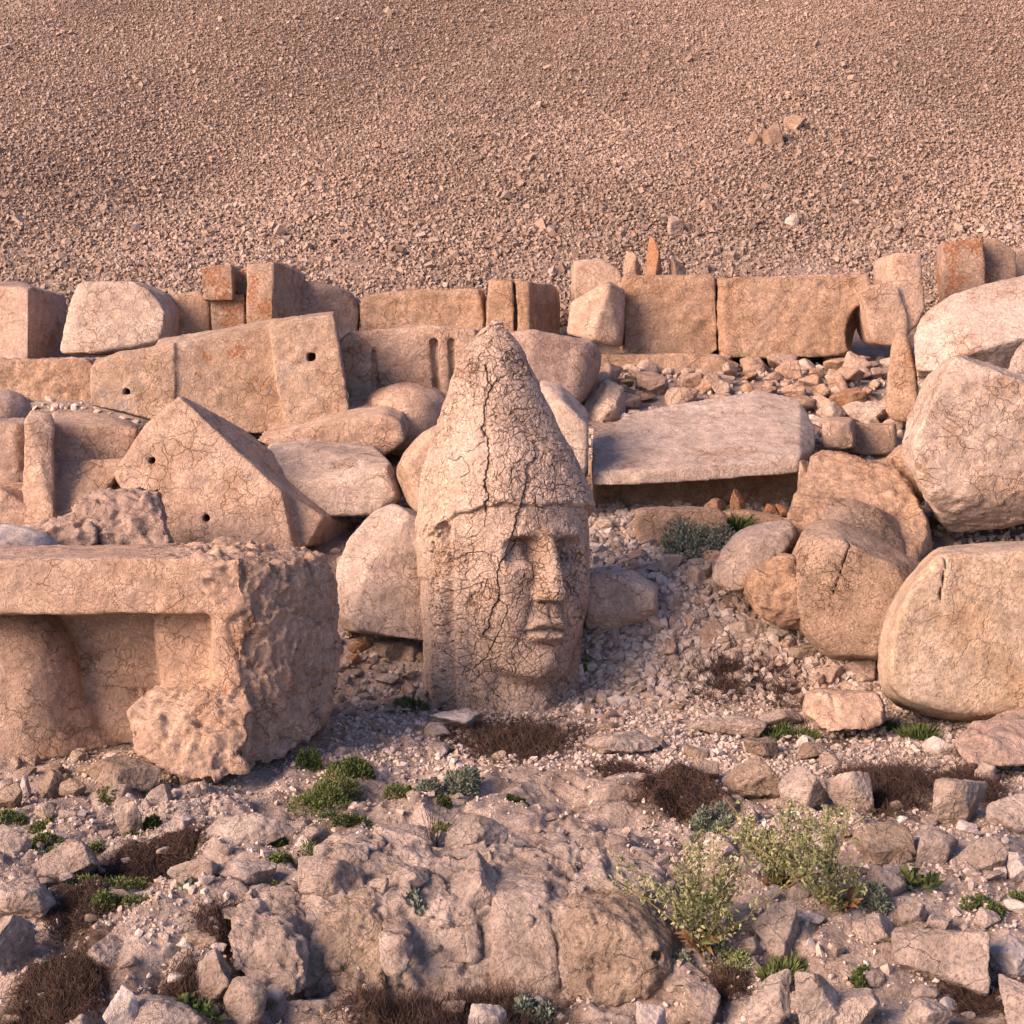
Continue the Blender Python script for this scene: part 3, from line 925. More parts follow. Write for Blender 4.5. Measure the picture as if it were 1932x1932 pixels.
block('wall_block', 'wall block with a hollowed right corner, third from right end of the back wall', 'wall block',
      [ext([(1178, 519), (1351, 517), (1354, 664), (1342, 674), (1178, 668)], 14.95, .75)], 'warm', BR,
      cut=[ell(P(1342, 640, 14.82), (.30, .16, .36))], amp=1.2, rough=.12, h=.017)
block('wall_block', 'longest rectangular rough-faced block of the back wall with a broken lower right corner', 'wall block',
      [ext([(1356, 523), (1640, 516), (1655, 530), (1642, 600), (1612, 672), (1534, 675), (1385, 676), (1357, 662)], 14.9, .75)], 'warm', BR,
      cut=[ell(P(1645, 630, 14.8), (.22, .5, .30))], amp=1.5, rough=.22, h=.017)
block('carved_block', 'chair-shaped stone with a tall right side standing at the right end of the back wall', 'carved block',
      [ext([(1674, 490), (1688, 476), (1739, 478), (1746, 583), (1722, 628), (1680, 620)], 14.75, .6),
       ext([(1625, 549), (1629, 536), (1690, 534), (1722, 625), (1700, 650), (1663, 652), (1648, 645)], 14.7, .6)], 'tan', BR, join=.05)
block('pillar_stone', 'upright squared pillar with orange lichen on the slope at the far right', 'pillar stone',
      [ext([(1778, 456), (1856, 449), (1862, 560), (1780, 575)], 15.6, .45, (.05, 0)), ext([(1850, 452), (1880, 448), (1919, 475), (1922, 560), (1850, 560)], 15.85, .5)], 'lichen', BR, k=.015)
block('stone_block', 'grey block corner at the right edge of the picture beside the lichened pillar', 'stone block',
      [ext([(1905, 475), (1925, 468), (1990, 475), (1990, 580), (1905, 580)], 16.3, .5)], 'pink', BR)
block('stone_ledge', 'low flat ledge course under the hollowed wall block', 'stone ledge',
      [ext([(1128, 668), (1356, 668), (1385, 694), (1375, 720), (1128, 722)], 14.7, .6)], 'warm', chip=1.4)
block('stone_ledge', 'rough layered ledge running left under the trapezoid boulder', 'stone ledge',
      [ext([(-90, 679), (165, 677), (185, 700), (178, 790), (-90, 800)], 13.9, .9)], 'warm', amp=1.6, rough=.4)

# --- second row
SR = 'large slabs of the second row'
block('carved_slab', 'long carved panel with two square dowel holes lying aslant on the left', 'carved slab',
      [[P(170, 694, 12.55), P(225, 664, 12.6), P(330, 647, 12.62), P(330, 800, 12.52), P(169, 765, 12.5), P(180, 680, 13.2), P(310, 650, 13.2), P(180, 765, 13.2), P(314, 800, 13.2)],
       [P(290, 656, 12.61), P(520, 612, 12.82), P(545, 812, 12.68), P(486, 820, 12.64), P(290, 800, 12.52), P(300, 640, 13.3), P(520, 600, 13.3), P(545, 800, 13.3), P(300, 790, 13.3)],
       [P(507, 618, 12.38), P(564, 600, 12.4), P(630, 592, 12.42), P(636, 640, 12.42), P(661, 780, 12.35), P(540, 812, 12.3), P(520, 720, 12.34), P(515, 600, 13.2), P(632, 587, 13.2), P(660, 780, 13.2), P(540, 812, 13.2)]],
      'spot', SR, cut=[ext([(219, 733), (231, 733), (231, 745), (219, 745)], 12.3, .5), ext([(575, 667), (588, 667), (588, 680), (575, 680)], 12.2, .4)],
      h=.015, k=.010, join=.03, cuts=0)
block('carved_slab', 'broad carved slab with flowing ridges behind the round drum left of the head', 'carved slab',
      [ext([(632, 650), (655, 628), (790, 615), (800, 612), (905, 622), (912, 640), (880, 800), (668, 800)], 13.0, .7)], 'tan', SR, amp=1.5,
      cut=[ext([(812, 640), (822, 640), (838, 800), (818, 800)], 12.9, .16), ext([(845, 640), (856, 640), (862, 800), (850, 800)], 12.9, .15), ext([(700, 660), (708, 660), (716, 800), (704, 800)], 12.95, .09)])
block('sculpture_drum', 'rounded sculpted drum with a raised rim half buried left of the cap', 'sculpture fragment',
      [ell(P(768, 792, 12.75), (.33, .40, .29)), ell(P(768, 765, 12.80), (.345, .42, .17))], 'tan', SR, join=.01, amp=.7)
block('stone_block', 'weathered block leaning behind the right side of the cap tip', 'stone block',
      [[P(950, 632, 13.3), P(1006, 621, 13.2), P(1117, 642, 13.3), P(1136, 670, 13.5), P(1130, 700, 13.5), P(1088, 755, 13.3), P(1000, 800, 13.2), P(950, 800, 13.3), P(960, 625, 13.9), P(1125, 650, 14), P(1120, 760, 14), P(950, 800, 14)]], 'pink', SR, amp=1.3, chip=1.4)
block('sloping_slab', 'flat stone slab sticking out under the long carved panel', 'slab',
      [ext([(480, 832), (640, 792), (725, 783), (757, 795), (765, 830), (745, 862), (700, 880), (560, 870)], 12.0, .9, (0, .15))], 'tan', SR, amp=1.2, chip=1.6)
block('stone_block', 'pale flat-topped boulder between the tilted block and the head', 'stone block',
      [[P(520, 900, 11.3), P(600, 905, 11.1), P(655, 925, 11.0), P(742, 880, 11.1), P(762, 945, 11.1), P(735, 970, 11.1), P(640, 975, 11.0), P(520, 980, 11.2),
        P(505, 828, 12.0), P(560, 836, 12.0), P(650, 832, 12.1), P(705, 835, 12.1), P(740, 900, 11.9), P(520, 980, 12)]], 'pale', SR, amp=1.1, chip=1.0, k=.008, cuts=14, rough=.12)
block('dome_stone', 'smooth rounded stone showing its curved edge directly behind the left of the cap', 'dome stone',
      [pillow([(745, 888), (762, 850), (795, 815), (850, 790), (900, 800), (900, 980), (790, 975), (765, 950)], 10.9, .8, .9, .012, cuts=22, cd=.10)], 'tan', SR, amp=1.2)
block('stone_block', 'pale square-cut chunk standing right behind the cap with a lit top', 'stone block',
      [[P(1016, 760, 11.5), P(1060, 755, 11.4), P(1107, 800, 11.4), P(1109, 875, 11.4), P(1090, 920, 11.4), P(1000, 920, 11.4), P(1016, 714, 12.0), P(1060, 722, 12), P(1109, 772, 12), P(1109, 900, 12), P(1000, 900, 12)]], 'pale', SR, amp=1.2)

# --- the tilted block with two dowel holes
block('tilted_block', 'big block standing on its corner with two small square holes', 'carved block',
      [[P(338, 747, 11.0), P(275, 798, 10.95), P(212, 895, 10.8), P(330, 1062, 10.6), P(560, 1062, 10.6), P(532, 928, 10.72), P(373, 793, 10.98),
        P(350, 748, 11.3), P(470, 815, 11.75), P(600, 925, 11.75), P(540, 1040, 11.6), P(300, 1040, 11.5), P(240, 890, 11.6)],
       [P(500, 905, 10.9), P(612, 975, 10.82), P(578, 1030, 10.75), P(470, 1050, 10.72), P(599, 925, 11.6), P(666, 992, 11.5), P(640, 1030, 11.3), P(480, 1060, 11.3), P(530, 870, 11.7)]],
      'tan', h=.014, k=.008, join=.012, amp=.7, chip=.5, cuts=6, cd=.03, cut=[ext([(278, 865), (286, 871), (279, 879), (271, 873)], 10.7, .4), ext([(379, 975), (387, 983), (379, 991), (371, 983)], 10.5, .4)])
block('carved_block', 'notched upright block with a crumbling top at the left behind the biggest block', 'carved block',
      [[P(46, 790, 10.9), P(58, 775, 11.0), P(100, 785, 11.0), P(104, 985, 10.75), P(74, 1000, 10.75), P(44, 990, 10.8), P(60, 772, 11.5), P(46, 990, 11.4), P(104, 980, 11.4)],
       [P(95, 800, 11.25), P(200, 800, 11.3), P(262, 808, 11.35), P(250, 860, 11.3), P(95, 885, 11.2), P(100, 775, 11.8), P(190, 776, 11.8), P(262, 800, 11.9), P(95, 960, 11.8), P(250, 900, 11.8)],
       [P(95, 872, 11.15), P(160, 876, 11.1), P(250, 862, 11.1), P(208, 915, 11.0), P(150, 985, 10.9), P(95, 985, 10.85), P(240, 880, 11.6), P(95, 985, 11.6), P(200, 960, 11.5)]],
      'tan', cut=[ext([(229, 832), (235, 836), (231, 846), (226, 842)], 11.0, .3)], amp=1.2, chip=1.4, rough=.15, h=.015, join=.03, cuts=0)
block('stone_block', 'eroded block cut off by the left edge, left of the notched upright block', 'stone block',
      [ext([(-70, 800), (0, 795), (43, 798), (46, 925), (-70, 930)], 11.4, .8)], 'pink', amp=1.4, rough=.5)
block('boulder', 'rounded pale boulder cut off by the left edge under the eroded block', 'boulder',
      [ext([(-70, 925), (0, 922), (38, 930), (80, 985), (60, 1040), (-70, 1040)], 10.8, .6)], 'tan', amp=1.6, rough=.3, chip=2)
block('layered_stone', 'crumbly layered grey stone just above the top of the biggest block', 'layered stone',
      [[P(135, 1040, 9.75), P(140, 965, 9.8), P(172, 928, 9.9), P(247, 922, 9.9), P(300, 934, 9.9), P(322, 1020, 9.75), P(325, 1050, 9.75), P(172, 930, 10.4), P(300, 932, 10.4), P(325, 1040, 10.3), P(140, 1040, 10.3)],
       [P(20, 1045, 9.6), P(44, 998, 9.7), P(140, 968, 9.8), P(180, 1000, 9.7), P(180, 1050, 9.6), P(44, 1000, 10.2), P(150, 980, 10.2), P(30, 1045, 10.2)]],
      'pink', amp=1.5, rough=1.0, h=.014)
block('boulder', 'smooth whitish lump at the left edge resting behind the biggest block', 'boulder',
      [ell(P(-5, 1035, 9.5), (.34, .3, .14))], 'white', amp=1.2, rough=.3)
block('boulder', 'rounded stone at the left edge below the rough layered ledge', 'boulder', [ell(P(8, 778, 12.4), (.20, .25, .17))], 'pink', amp=1.2)

# --- the biggest block, bottom left
def rough_right(V):
    px = 966 + F * V[:, 0] / V[:, 1]; py = 700 - F * (V[:, 2] - EYE) / V[:, 1]
    edge = np.interp(py, [1000, 1050, 1100, 1160, 1285, 1300, 1470], [560, 470, 360, 415, 462, 250, 250])
    r = ss(px, edge - 15, edge + 15)
    r = np.where((V[:, 1] > 8.6) & (py < 1045) & (px < 400), .1, r)
    top = ss(px, 250, 420) * (1 - ss(py, 1045, 1075))
    return np.clip(np.maximum(r, top) * 1.1 + .06, 0, 1.1)
block('colossal_block', 'biggest block, bottom left, hollowed under an overhanging rim with a rough broken right end', 'carved block',
      [[P(-260, 1062, 8.2), P(120, 1056, 8.2), P(330, 1050, 8.2), P(455, 1048, 8.2), P(455, 1158, 8.2), P(-260, 1160, 8.2),
        P(-260, 1036, 9.1), P(350, 1023, 9.1), P(440, 1025, 9.1), P(460, 1150, 9.1), P(-260, 1140, 9.1)],
       [P(400, 1062, 8.25), P(470, 1052, 8.25), P(560, 1062, 8.45), P(612, 1100, 8.7), P(636, 1220, 8.8), P(625, 1330, 8.75), P(600, 1380, 8.6), P(530, 1435, 8.3),
        P(400, 1465, 8.12), P(450, 1285, 8.15), P(430, 1160, 8.2), P(412, 1012, 9.2), P(550, 1030, 9.3), P(612, 1040, 9.35), P(640, 1150, 9.3), P(640, 1250, 9.3), P(600, 1380, 9.2), P(400, 1380, 9.2)],
       [P(287, 1140, 8.42), P(475, 1140, 8.4), P(475, 1300, 8.36), P(306, 1290, 8.42), P(300, 1230, 8.43), P(300, 1140, 9.1), P(475, 1140, 9.1), P(475, 1300, 9.1), P(300, 1290, 9.1)],
       [P(312, 1290, 8.34), P(330, 1278, 8.45), P(470, 1262, 8.45), P(470, 1300, 8.12), P(245, 1330, 8.18), P(238, 1350, 8.12), P(262, 1425, 8.0), P(310, 1462, 7.92), P(368, 1478, 7.9), P(470, 1460, 8.0),
        P(260, 1330, 8.9), P(470, 1290, 8.9), P(300, 1400, 8.9), P(470, 1400, 8.9)],
       [P(-260, 1140, 8.85), P(320, 1140, 8.85), P(320, 1400, 8.8), P(160, 1410, 8.7), P(-260, 1420, 8.7), P(-260, 1140, 9.1), P(320, 1140, 9.1), P(320, 1390, 9.1), P(-260, 1390, 9.1)],
       ell(P(20, 1320, 8.80), (.40, .40, .52), e=2.4),
       [P(-260, 1290, 8.45), P(80, 1290, 8.52), P(180, 1330, 8.76), P(225, 1410, 8.74), P(120, 1430, 8.5), P(0, 1458, 8.38), P(-260, 1480, 8.3), P(-260, 1300, 9), P(160, 1300, 9), P(120, 1400, 9)]],
      'tan', h=.0125, k=.02, join=.035, rough=rough_right, chip=1.0, amp=1.1, facets=.85, cuts=0,
      cut=[ell(P(352, 1421, 7.93), (.055, .05, .045)), ell(P(250, 1392, 7.98), (.03, .1, .045))])
block('leaning_block', 'wedge-shaped leaning block with a lit edge between the biggest block and the head', 'carved block',
      [[P(740, 950, 10.3), P(700, 965, 10.3), P(655, 1010, 10.2), P(632, 1075, 10.1), P(642, 1190, 9.95), P(652, 1182, 9.9), P(712, 1065, 10.02), P(800, 1010, 10.2), P(830, 1000, 10.3),
        P(830, 1215, 10.0), P(735, 1200, 9.95), P(740, 955, 10.8), P(830, 980, 10.9), P(830, 1200, 10.7), P(660, 1050, 10.7), P(655, 1180, 10.6)]],
      'pale', h=.014, amp=.9, k=.008, cuts=18, cd=.05, rough=.12)

# --- right side
block('table_slab', 'wide pale slab propped up like a table top over a dark hollow', 'slab',
      [[P(1117, 890, 11.55), P(1260, 884, 11.5), P(1509, 862, 11.55), P(1506, 892, 11.55), P(1300, 910, 11.5), P(1160, 917, 11.5), P(1117, 915, 11.55),
        P(1118, 815, 12.3), P(1198, 777, 12.6), P(1300, 757, 12.75), P(1400, 742, 12.85), P(1440, 737, 12.9), P(1509, 752, 12.8), P(1538, 808, 12.4), P(1538, 845, 12.0),
        P(1130, 860, 12.3), P(1530, 850, 12.4), P(1400, 790, 12.9), P(1200, 820, 12.7)]], 'slab', h=.014, k=.004, amp=.8, chip=.35, cuts=0)
block('stone_block', 'shadowed base block carrying the wide pale slab', 'stone block',
      [ext([(1120, 868), (1550, 850), (1550, 1000), (1120, 1010)], 12.1, .7)], 'warm', amp=1.0)
block('stone_block', 'low rectangular kerb-like block with grass at its right end', 'stone block',
      [ext([(1200, 963), (1290, 960), (1356, 961), (1375, 975), (1372, 1040), (1203, 1040)], 11.0, .25)], 'warm', h=.014, rough=.1)
block('stone_block', 'thin flat stone lying behind the grassy kerb-like block', 'stone block',
      [ext([(1345, 972), (1395, 963), (1484, 978), (1484, 1010), (1350, 1010)], 11.35, .3)], 'warm')
block('stone_block', 'small squared block beside the right end of the wide pale slab', 'stone block',
      [[P(1550, 790, 12.4), P(1610, 791, 12.4), P(1612, 850, 12.4), P(1550, 848, 12.4), P(1556, 783, 12.8), P(1616, 786, 12.85), P(1616, 840, 12.8), P(1556, 840, 12.8)],
       [P(1600, 802, 12.75), P(1690, 800, 12.75), P(1690, 860, 12.75), P(1600, 860, 12.75), P(1600, 797, 13.0), P(1692, 797, 13.0), P(1692, 850, 13), P(1600, 850, 13)]], 'tan', join=.01)
block('tapered_pillar', 'slender tapering stone finger standing between the back wall and the right boulders', 'pillar stone',
      [[P(1692, 613, 13.1), P(1706, 614, 13.1), P(1718, 640, 13.05), P(1734, 690, 13.0), P(1742, 735, 12.95), P(1728, 800, 12.95), P(1687, 800, 12.95), P(1667, 778, 13.0), P(1672, 690, 13.02), P(1678, 640, 13.08),
        P(1697, 613, 13.3), P(1720, 650, 13.5), P(1740, 780, 13.5), P(1672, 780, 13.5), P(1682, 650, 13.5)]], 'warm', k=.05, h=.014, amp=.8)
block('sloping_slab', 'huge smooth slab sloping up to the right edge behind the big boulder', 'slab',
      [[P(1720, 620, 12.9), P(1735, 598, 13.0), P(1773, 560, 13.2), P(1932, 518, 13.3), P(2150, 470, 13.3), P(2150, 640, 12.9), P(1932, 640, 12.7), P(1860, 680, 12.6), P(1732, 720, 12.6),
        P(1775, 565, 14), P(2150, 470, 14), P(1735, 700, 13.8), P(2150, 700, 13.8)]], 'pale', amp=1.2, k=.014, cuts=24, cd=.14, rough=.12)
block('boulder', 'giant cracked boulder on the right, tilted over a dark gap', 'boulder',
      [pillow([(1740, 700), (1775, 680), (1812, 664), (1860, 655), (1893, 656), (1915, 690), (2000, 760), (2080, 790), (2080, 960), (1932, 988), (1822, 1010), (1756, 1000), (1726, 922), (1702, 862), (1697, 790), (1722, 750)], 10.5, 1.3, .9, .012, cuts=26, cd=.14),
       [P(1895, 700, 11.2), P(1910, 670, 11.3), P(1940, 640, 11.4), P(2080, 630, 11.4), P(2080, 800, 11.2), P(1900, 775, 11.0), P(1940, 640, 12), P(2080, 640, 12), P(2080, 800, 12)]],
      'pale', h=.015, amp=1.2, chip=1.0, rough=.30, k=.03, join=.02)
block('boulder', 'saddle-shaped weathered boulder left under the giant cracked boulder', 'boulder',
      [[P(1514, 912, 11.0), P(1538, 856, 11.2), P(1562, 848, 11.2), P(1629, 872, 11.1), P(1690, 882, 11.0), P(1725, 925, 10.8), P(1757, 1005, 10.6), P(1755, 1090, 10.5), P(1690, 1090, 10.4), P(1480, 1090, 10.6), P(1482, 972, 10.7),
        P(1545, 852, 11.7), P(1700, 885, 11.7), P(1750, 1080, 11.3), P(1500, 1080, 11.3)],
       [P(1640, 890, 11.3), P(1705, 838, 11.35), P(1760, 850, 11.3), P(1760, 960, 11.1), P(1640, 940, 11.2), P(1705, 840, 11.9), P(1760, 850, 11.9), P(1650, 890, 11.9)]],
      'warm', amp=1.3, rough=.5, k=.02, join=.08, h=.015, cuts=20, cd=.12)
block('boulder', 'pale slanting boulder just right of the grey-green cushion plant', 'boulder',
      [[P(1350, 1050, 10.4), P(1372, 1022, 10.45), P(1400, 1010, 10.4), P(1410, 1035, 10.25), P(1490, 985, 10.5), P(1503, 1007, 10.5), P(1492, 1030, 10.4), P(1440, 1075, 10.2), P(1400, 1118, 10.1), P(1378, 1121, 10.1), P(1341, 1098, 10.2),
        P(1396, 994, 10.8), P(1489, 978, 10.9), P(1500, 1030, 10.8), P(1400, 1110, 10.6), P(1350, 1060, 10.7)]], 'pale', h=.013, amp=1.1, rough=.25, cuts=18, cd=.08)
block('boulder', 'warm-toned lumpy boulder leaning on the round-bellied stone', 'boulder',
      [pillow([(1400, 1100), (1420, 1072), (1457, 1056), (1495, 1030), (1520, 1040), (1515, 1190), (1453, 1193), (1402, 1150)], 9.85, .6, .85, .01, cuts=20, cd=.10)] or [[P(1400, 1098, 10.0), P(1422, 1072, 10.0), P(1457, 1057, 10.1), P(1495, 1030, 10.1), P(1515, 1040, 10.1), P(1515, 1190, 9.9), P(1453, 1193, 9.85), P(1402, 1152, 9.9), P(1440, 1110, 9.85), P(1470, 1170, 9.8),
        P(1420, 1080, 10.5), P(1515, 1040, 10.5), P(1515, 1190, 10.4), P(1410, 1150, 10.4)]], 'warm', h=.013, amp=1.7, rough=.5)
EGG = pillow([(1527, 972), (1575, 968), (1628, 988), (1742, 1062), (1760, 1150), (1700, 1235), (1655, 1256), (1585, 1256), (1546, 1232), (1507, 1189), (1492, 1132), (1493, 1045)], 9.75, 1.0, .84, .014, cuts=16, cd=.09)
block('rounded_fragment', 'round-bellied dark cracked stone with a flat slanting top left of the drum', 'sculpture fragment',
      [EGG, [P(1540, 985, 10.25), P(1564, 940, 10.45), P(1618, 938, 10.5), P(1700, 980, 10.55), P(1712, 1040, 10.5), P(1700, 1090, 10.4), P(1600, 1060, 10.2), P(1570, 1000, 10.2), P(1570, 940, 10.8), P(1700, 985, 10.9), P(1700, 1090, 10.8)]],
      'brown', h=.013, amp=1.1, chip=.3, join=.015,
      cut=[ext([(1634, 985), (1640, 988), (1618, 1045), (1600, 1100), (1580, 1160), (1579, 1160), (1598, 1098), (1616, 1042)], 9.5, .34)])
DRUM = pillow([(1764, 1028), (1850, 1018), (2080, 1012), (2150, 1080), (2160, 1290), (2080, 1345), (1932, 1350), (1822, 1372), (1778, 1364), (1690, 1336), (1654, 1297), (1651, 1239), (1664, 1167), (1699, 1096)], 8.85, 1.5, .84, .035, cuts=6, cd=.06)
block('rounded_drum', 'huge smooth granular rounded stone with a flat top at the right edge', 'sculpture fragment',
      [DRUM], 'granular', h=.015, amp=.8, chip=.2, cut=[ext([(1798, 1040), (1801, 1040), (1790, 1085), (1782, 1150), (1779, 1150), (1788, 1085)], 8.75, .16)])
block('squared_stone', 'small flat-topped squared stone on the ground in front of the round drum', 'stone block',
      [[P(1520, 1306, 8.95), P(1590, 1304, 8.9), P(1658, 1306, 8.9), P(1672, 1336, 8.85), P(1670, 1375, 8.8), P(1600, 1386, 8.75), P(1557, 1380, 8.8), P(1512, 1346, 8.9),
        P(1530, 1300, 9.3), P(1655, 1302, 9.3), P(1668, 1340, 9.25), P(1520, 1345, 9.3)]], 'tan', h=.011, amp=1.3, rough=.35)
block('boulder', 'low pale boulder half hidden behind the right side of the head', 'boulder',
      [pillow([(1085, 1090), (1116, 1076), (1194, 1075), (1240, 1105), (1244, 1166), (1182, 1193), (1085, 1190)], 10.15, .6, .92, .01, cuts=14, cd=.08)] or [[P(1095, 1090, 10.3), P(1120, 1078, 10.3), P(1193, 1077, 10.3), P(1238, 1106, 10.35), P(1243, 1166, 10.3), P(1190, 1192, 10.2), P(1095, 1185, 10.2), P(1170, 1150, 10.1), P(1110, 1085, 10.8), P(1230, 1100, 10.8), P(1230, 1170, 10.7)]], 'pale', h=.013, amp=1.3)
block('boulder', 'pinkish angular boulder cut off by the right edge in front of the drum', 'boulder',
      [[P(1791, 1392, 8.3), P(1830, 1366, 8.35), P(1900, 1344, 8.45), P(2010, 1335, 8.5), P(2010, 1440, 8.1), P(1932, 1436, 8.1), P(1832, 1448, 8.05), P(1826, 1400, 8.15), P(1795, 1396, 8.3), P(1900, 1346, 8.8), P(2010, 1340, 8.8), P(1840, 1440, 8.4)]],
      'pink', h=.011, amp=1.5, rough=.45)
# ------------------------------------------------------------------ natural stones lying on the ground
_GY = np.arange(4.2, 16.9, .02)
def ground_at(px, py):
    """the point of the bare ground sheet seen at a picture position"""
    xs = (px - 966) * _GY / F
    t = zbase(xs, _GY); ray = EYE - (py - 700) * _GY / F
    k = np.argmax(t >= ray) if (t >= ray).any() else len(_GY) - 1
    return float(xs[k]), float(_GY[k])

PLACED = []
LAND = []
def rock(px0, py0, px1, py1, label, mat='bed', seed=1, rough=.6, amp=1.3, cat='rock', name='rock', group=None, depth=.95, Y=None, cuts=17, p=26, sink=.22, z0=None):
    rough *= 1.35
    x, Yf = ground_at((px0 + px1) / 2, py1)
    if Y: Yf = Y
    w = (px1 - px0) * Yf / F / 2
    ry = w * depth
    Yc = Yf + ry * .75
    zt = EYE - (py0 - 700) * (Yf + ry * .5) / F
    zb = z0 if z0 is not None else min(EYE - (py1 - 700) * Yf / F, gz1(x, Yf) + .01)
    hgt = zt - zb
    zb -= hgt * sink
    r = (w * (Yc / Yf) ** .5, ry, (zt - zb) / 2)
    pxr = max(w, hgt / 2) / Yf * F * 1024 / 1932
    s = 4 if pxr < 9 else 5 if pxr < 24 else 6
    V, T = rock_shape(r, seed, s, cuts=cuts, p=p, amp=amp, rough=rough)
    cx = ((px0 + px1) / 2 - 966) * Yc / F
    V = V + np.array([cx, Yc, (zt + zb) / 2])
    PLACED.append((cx, Yc, w))
    return thing_mesh(name, V, T, M[mat], label, cat, group)

def pebble_thing(x, Y, z, r, seed, mat, label, group, name='loose_stone', cat='stone'):
    V, T = rock_shape(r, seed, 3 if max(r) / Y * 1640 < 9 else 4, cuts=9, p=22, rough=.5)
    a = (seed * 2.4) % 6.28; c, s = math.cos(a), math.sin(a)
    V = V @ np.array([[c, s, 0], [-s, c, 0], [0, 0, 1]])
    return thing_mesh(name, V + np.array([x, Y, z]), T, M[mat], label, cat, group, smooth=max(r) / Y * 1640 > 9)

LM = [(396, 1862, 'sharp-edged angular rock'), (496, 1715, 'pointed whitish rock'), (370, 1650, 'rough-crested outcrop'), (630, 1665, 'flat-faced grey rock of the ledge'),
 (327, 1737, 'ochre pitted rock'), (210, 1805, 'broad brownish domed rock'), (60, 1700, 'knobbly outcrops of the left edge'), (295, 1605, 'flat reddish brown mat'),
 (195, 1665, 'long green tuft at left'), (645, 1490, 'largest green clump'), (850, 1480, 'bushy grey-green clump'), (818, 1600, 'dead stalks'), (980, 1790, 'tall smooth outcrop'),
 (1160, 1780, 'broad pitted outcrop'), (1325, 1720, 'tall spray plant'), (1500, 1600, 'middle spray plant'), (1590, 1715, 'right spray plant'), (1420, 1465, 'rock with two eye-like holes'),
 (1690, 1485, 'largest dry brown mat'), (1811, 1510, 'rounded pale rock between mats'), (1780, 1815, 'large wedge-shaped rock'), (1450, 1880, 'rock with the round hole'),
 (1540, 1880, 'tall blocky bottom rock'), (1735, 1665, 'dark broad-leaved plant'), (1590, 1345, 'small squared stone'), (1800, 1360, 'huge granular drum'), (1600, 1200, 'round-bellied stone'),
 (1370, 1250, 'dark brown dead cushion'), (1336, 1195, 'twisted upright stone'), (1320, 1035, 'grey-green cushion plant'), (1180, 1140, 'low pale boulder behind the head'), (960, 1345, 'foot of the stone head'),
 (950, 1400, 'dry mat before the head'), (866, 1357, 'low whitish rock with a hole'), (738, 1230, 'rounded reddish stone'), (640, 1330, 'biggest block'), (340, 1470, 'broken end of the biggest block'), (120, 1460, 'hollow under the biggest block'),
 (1140, 760, 'leaning grey rock'), (1230, 725, 'rounded rubble stone mid heap'), (1336, 720, 'squarish rubble stone'), (1270, 668, 'hollowed wall block'), (1480, 675, 'longest wall block'), (1615, 690, 'largest pale rubble stone'),
 (1600, 755, 'orange-brown rubble stone'), (1640, 780, 'long pale rubble stone'), (1700, 740, 'tapering stone finger'), (1480, 745, 'top edge of the wide pale slab'), (1600, 820, 'small squared block'), (1280, 990, 'grassy kerb-like block'),
 (1170, 1410, 'low bedrock slab right of the head'), (1370, 1370, 'pale flagstone'), (1860, 1620, 'rippled outcrops'), (1870, 1790, 'whitish broken slab'), (495, 1830, 'crumbly pitted outcrop'), (850, 1870, 'bottom dark tangle'),
 (120, 1870, 'bottom left dark tangle'), (480, 1575, 'long rippled hump'), (235, 1530, 'pale rock under a green creeper'), (85, 1555, 'green cushions at the left edge'), (1270, 1500, 'thin dry strip'), (1640, 1725, 'grey-green bush')]
USED = {}
HUE = {'tan': 'tan', 'warm': 'ochre', 'pale': 'pale', 'pink': 'pinkish', 'bed': 'greyish', 'bedwarm': 'brownish', 'white': 'whitish', 'red': 'reddish'}
def describe(px, py, w, flat, mat, kind):
    """size, shape, colour and the nearest thing one can find, until no other stone has the same words"""
    size = 'tiny' if w < 9 else 'small' if w < 18 else 'fist-sized' if w < 30 else 'larger'
    shape = 'flat' if flat < .55 else 'chunky' if flat > .7 else 'angular'
    near = sorted(LM, key=lambda l: (px - l[0]) ** 2 + 2.2 * (py - l[1]) ** 2)[:7]
    def rel(l):
        dx, dy = px - l[0], py - l[1]
        far = math.hypot(dx, dy)
        s = ('right of' if dx > 0 else 'left of') if abs(dx) > 1.6 * abs(dy) else ('behind' if dy < 0 else 'in front of') if abs(dy) > 1.6 * abs(dx) else \
            ('behind and ' if dy < 0 else 'in front and ') + ('right of' if dx > 0 else 'left of')
        return ('close ' if far < 45 else 'well ' if far > 110 else '') + s + ' the ' + l[2]
    t = None
    for l in near:
        t = f"{size} {shape} {HUE[mat]} {kind} {rel(l)}"
        if t not in USED: break
    if t in USED:
        t = f"{size} {shape} {HUE[mat]} {kind} {rel(near[0])}, nearer the {near[1][2]}"
    t = ' '.join(t.split()[:16])
    USED[t] = 1
    return t

# the limestone ledge, foreground centre
LG = 'outcrops of the foreground ledge'
def ledge(label, front, Y, depth, mat='bed', back=(0, .04), **kw):
    kw.setdefault('rough', .55); kw.setdefault('amp', 1.2); kw.setdefault('k', .03)
    y0, y1 = min(q[1] for q in front), max(q[1] for q in front)
    dd = min(.26, depth * .55, .5 * (y1 - y0) * Y / F)
    if depth < .3: kw['cuts'] = 0
    front = [(q[0], q[1], dd * (1 - (q[1] - y0) / (y1 - y0)) ** 1.3 - .04) for q in front]
    return block('rock_outcrop', label, 'rock outcrop', [ext(front, Y, depth, back)], mat, LG, h=.009, chip=kw.pop('chip', 1.2), **kw)
ledge('tall smooth outcrop of the ledge split by a curved crack', [(906, 1705), (945, 1690), (1000, 1698), (1052, 1695), (1064, 1760), (1066, 1900), (985, 1900), (906, 1860)], 5.92, .5, rough=.2,
      cut=[ext([(1056, 1700), (1060, 1700), (1062, 1800), (1068, 1900), (1060, 1900), (1054, 1800)], 5.8, .3)])
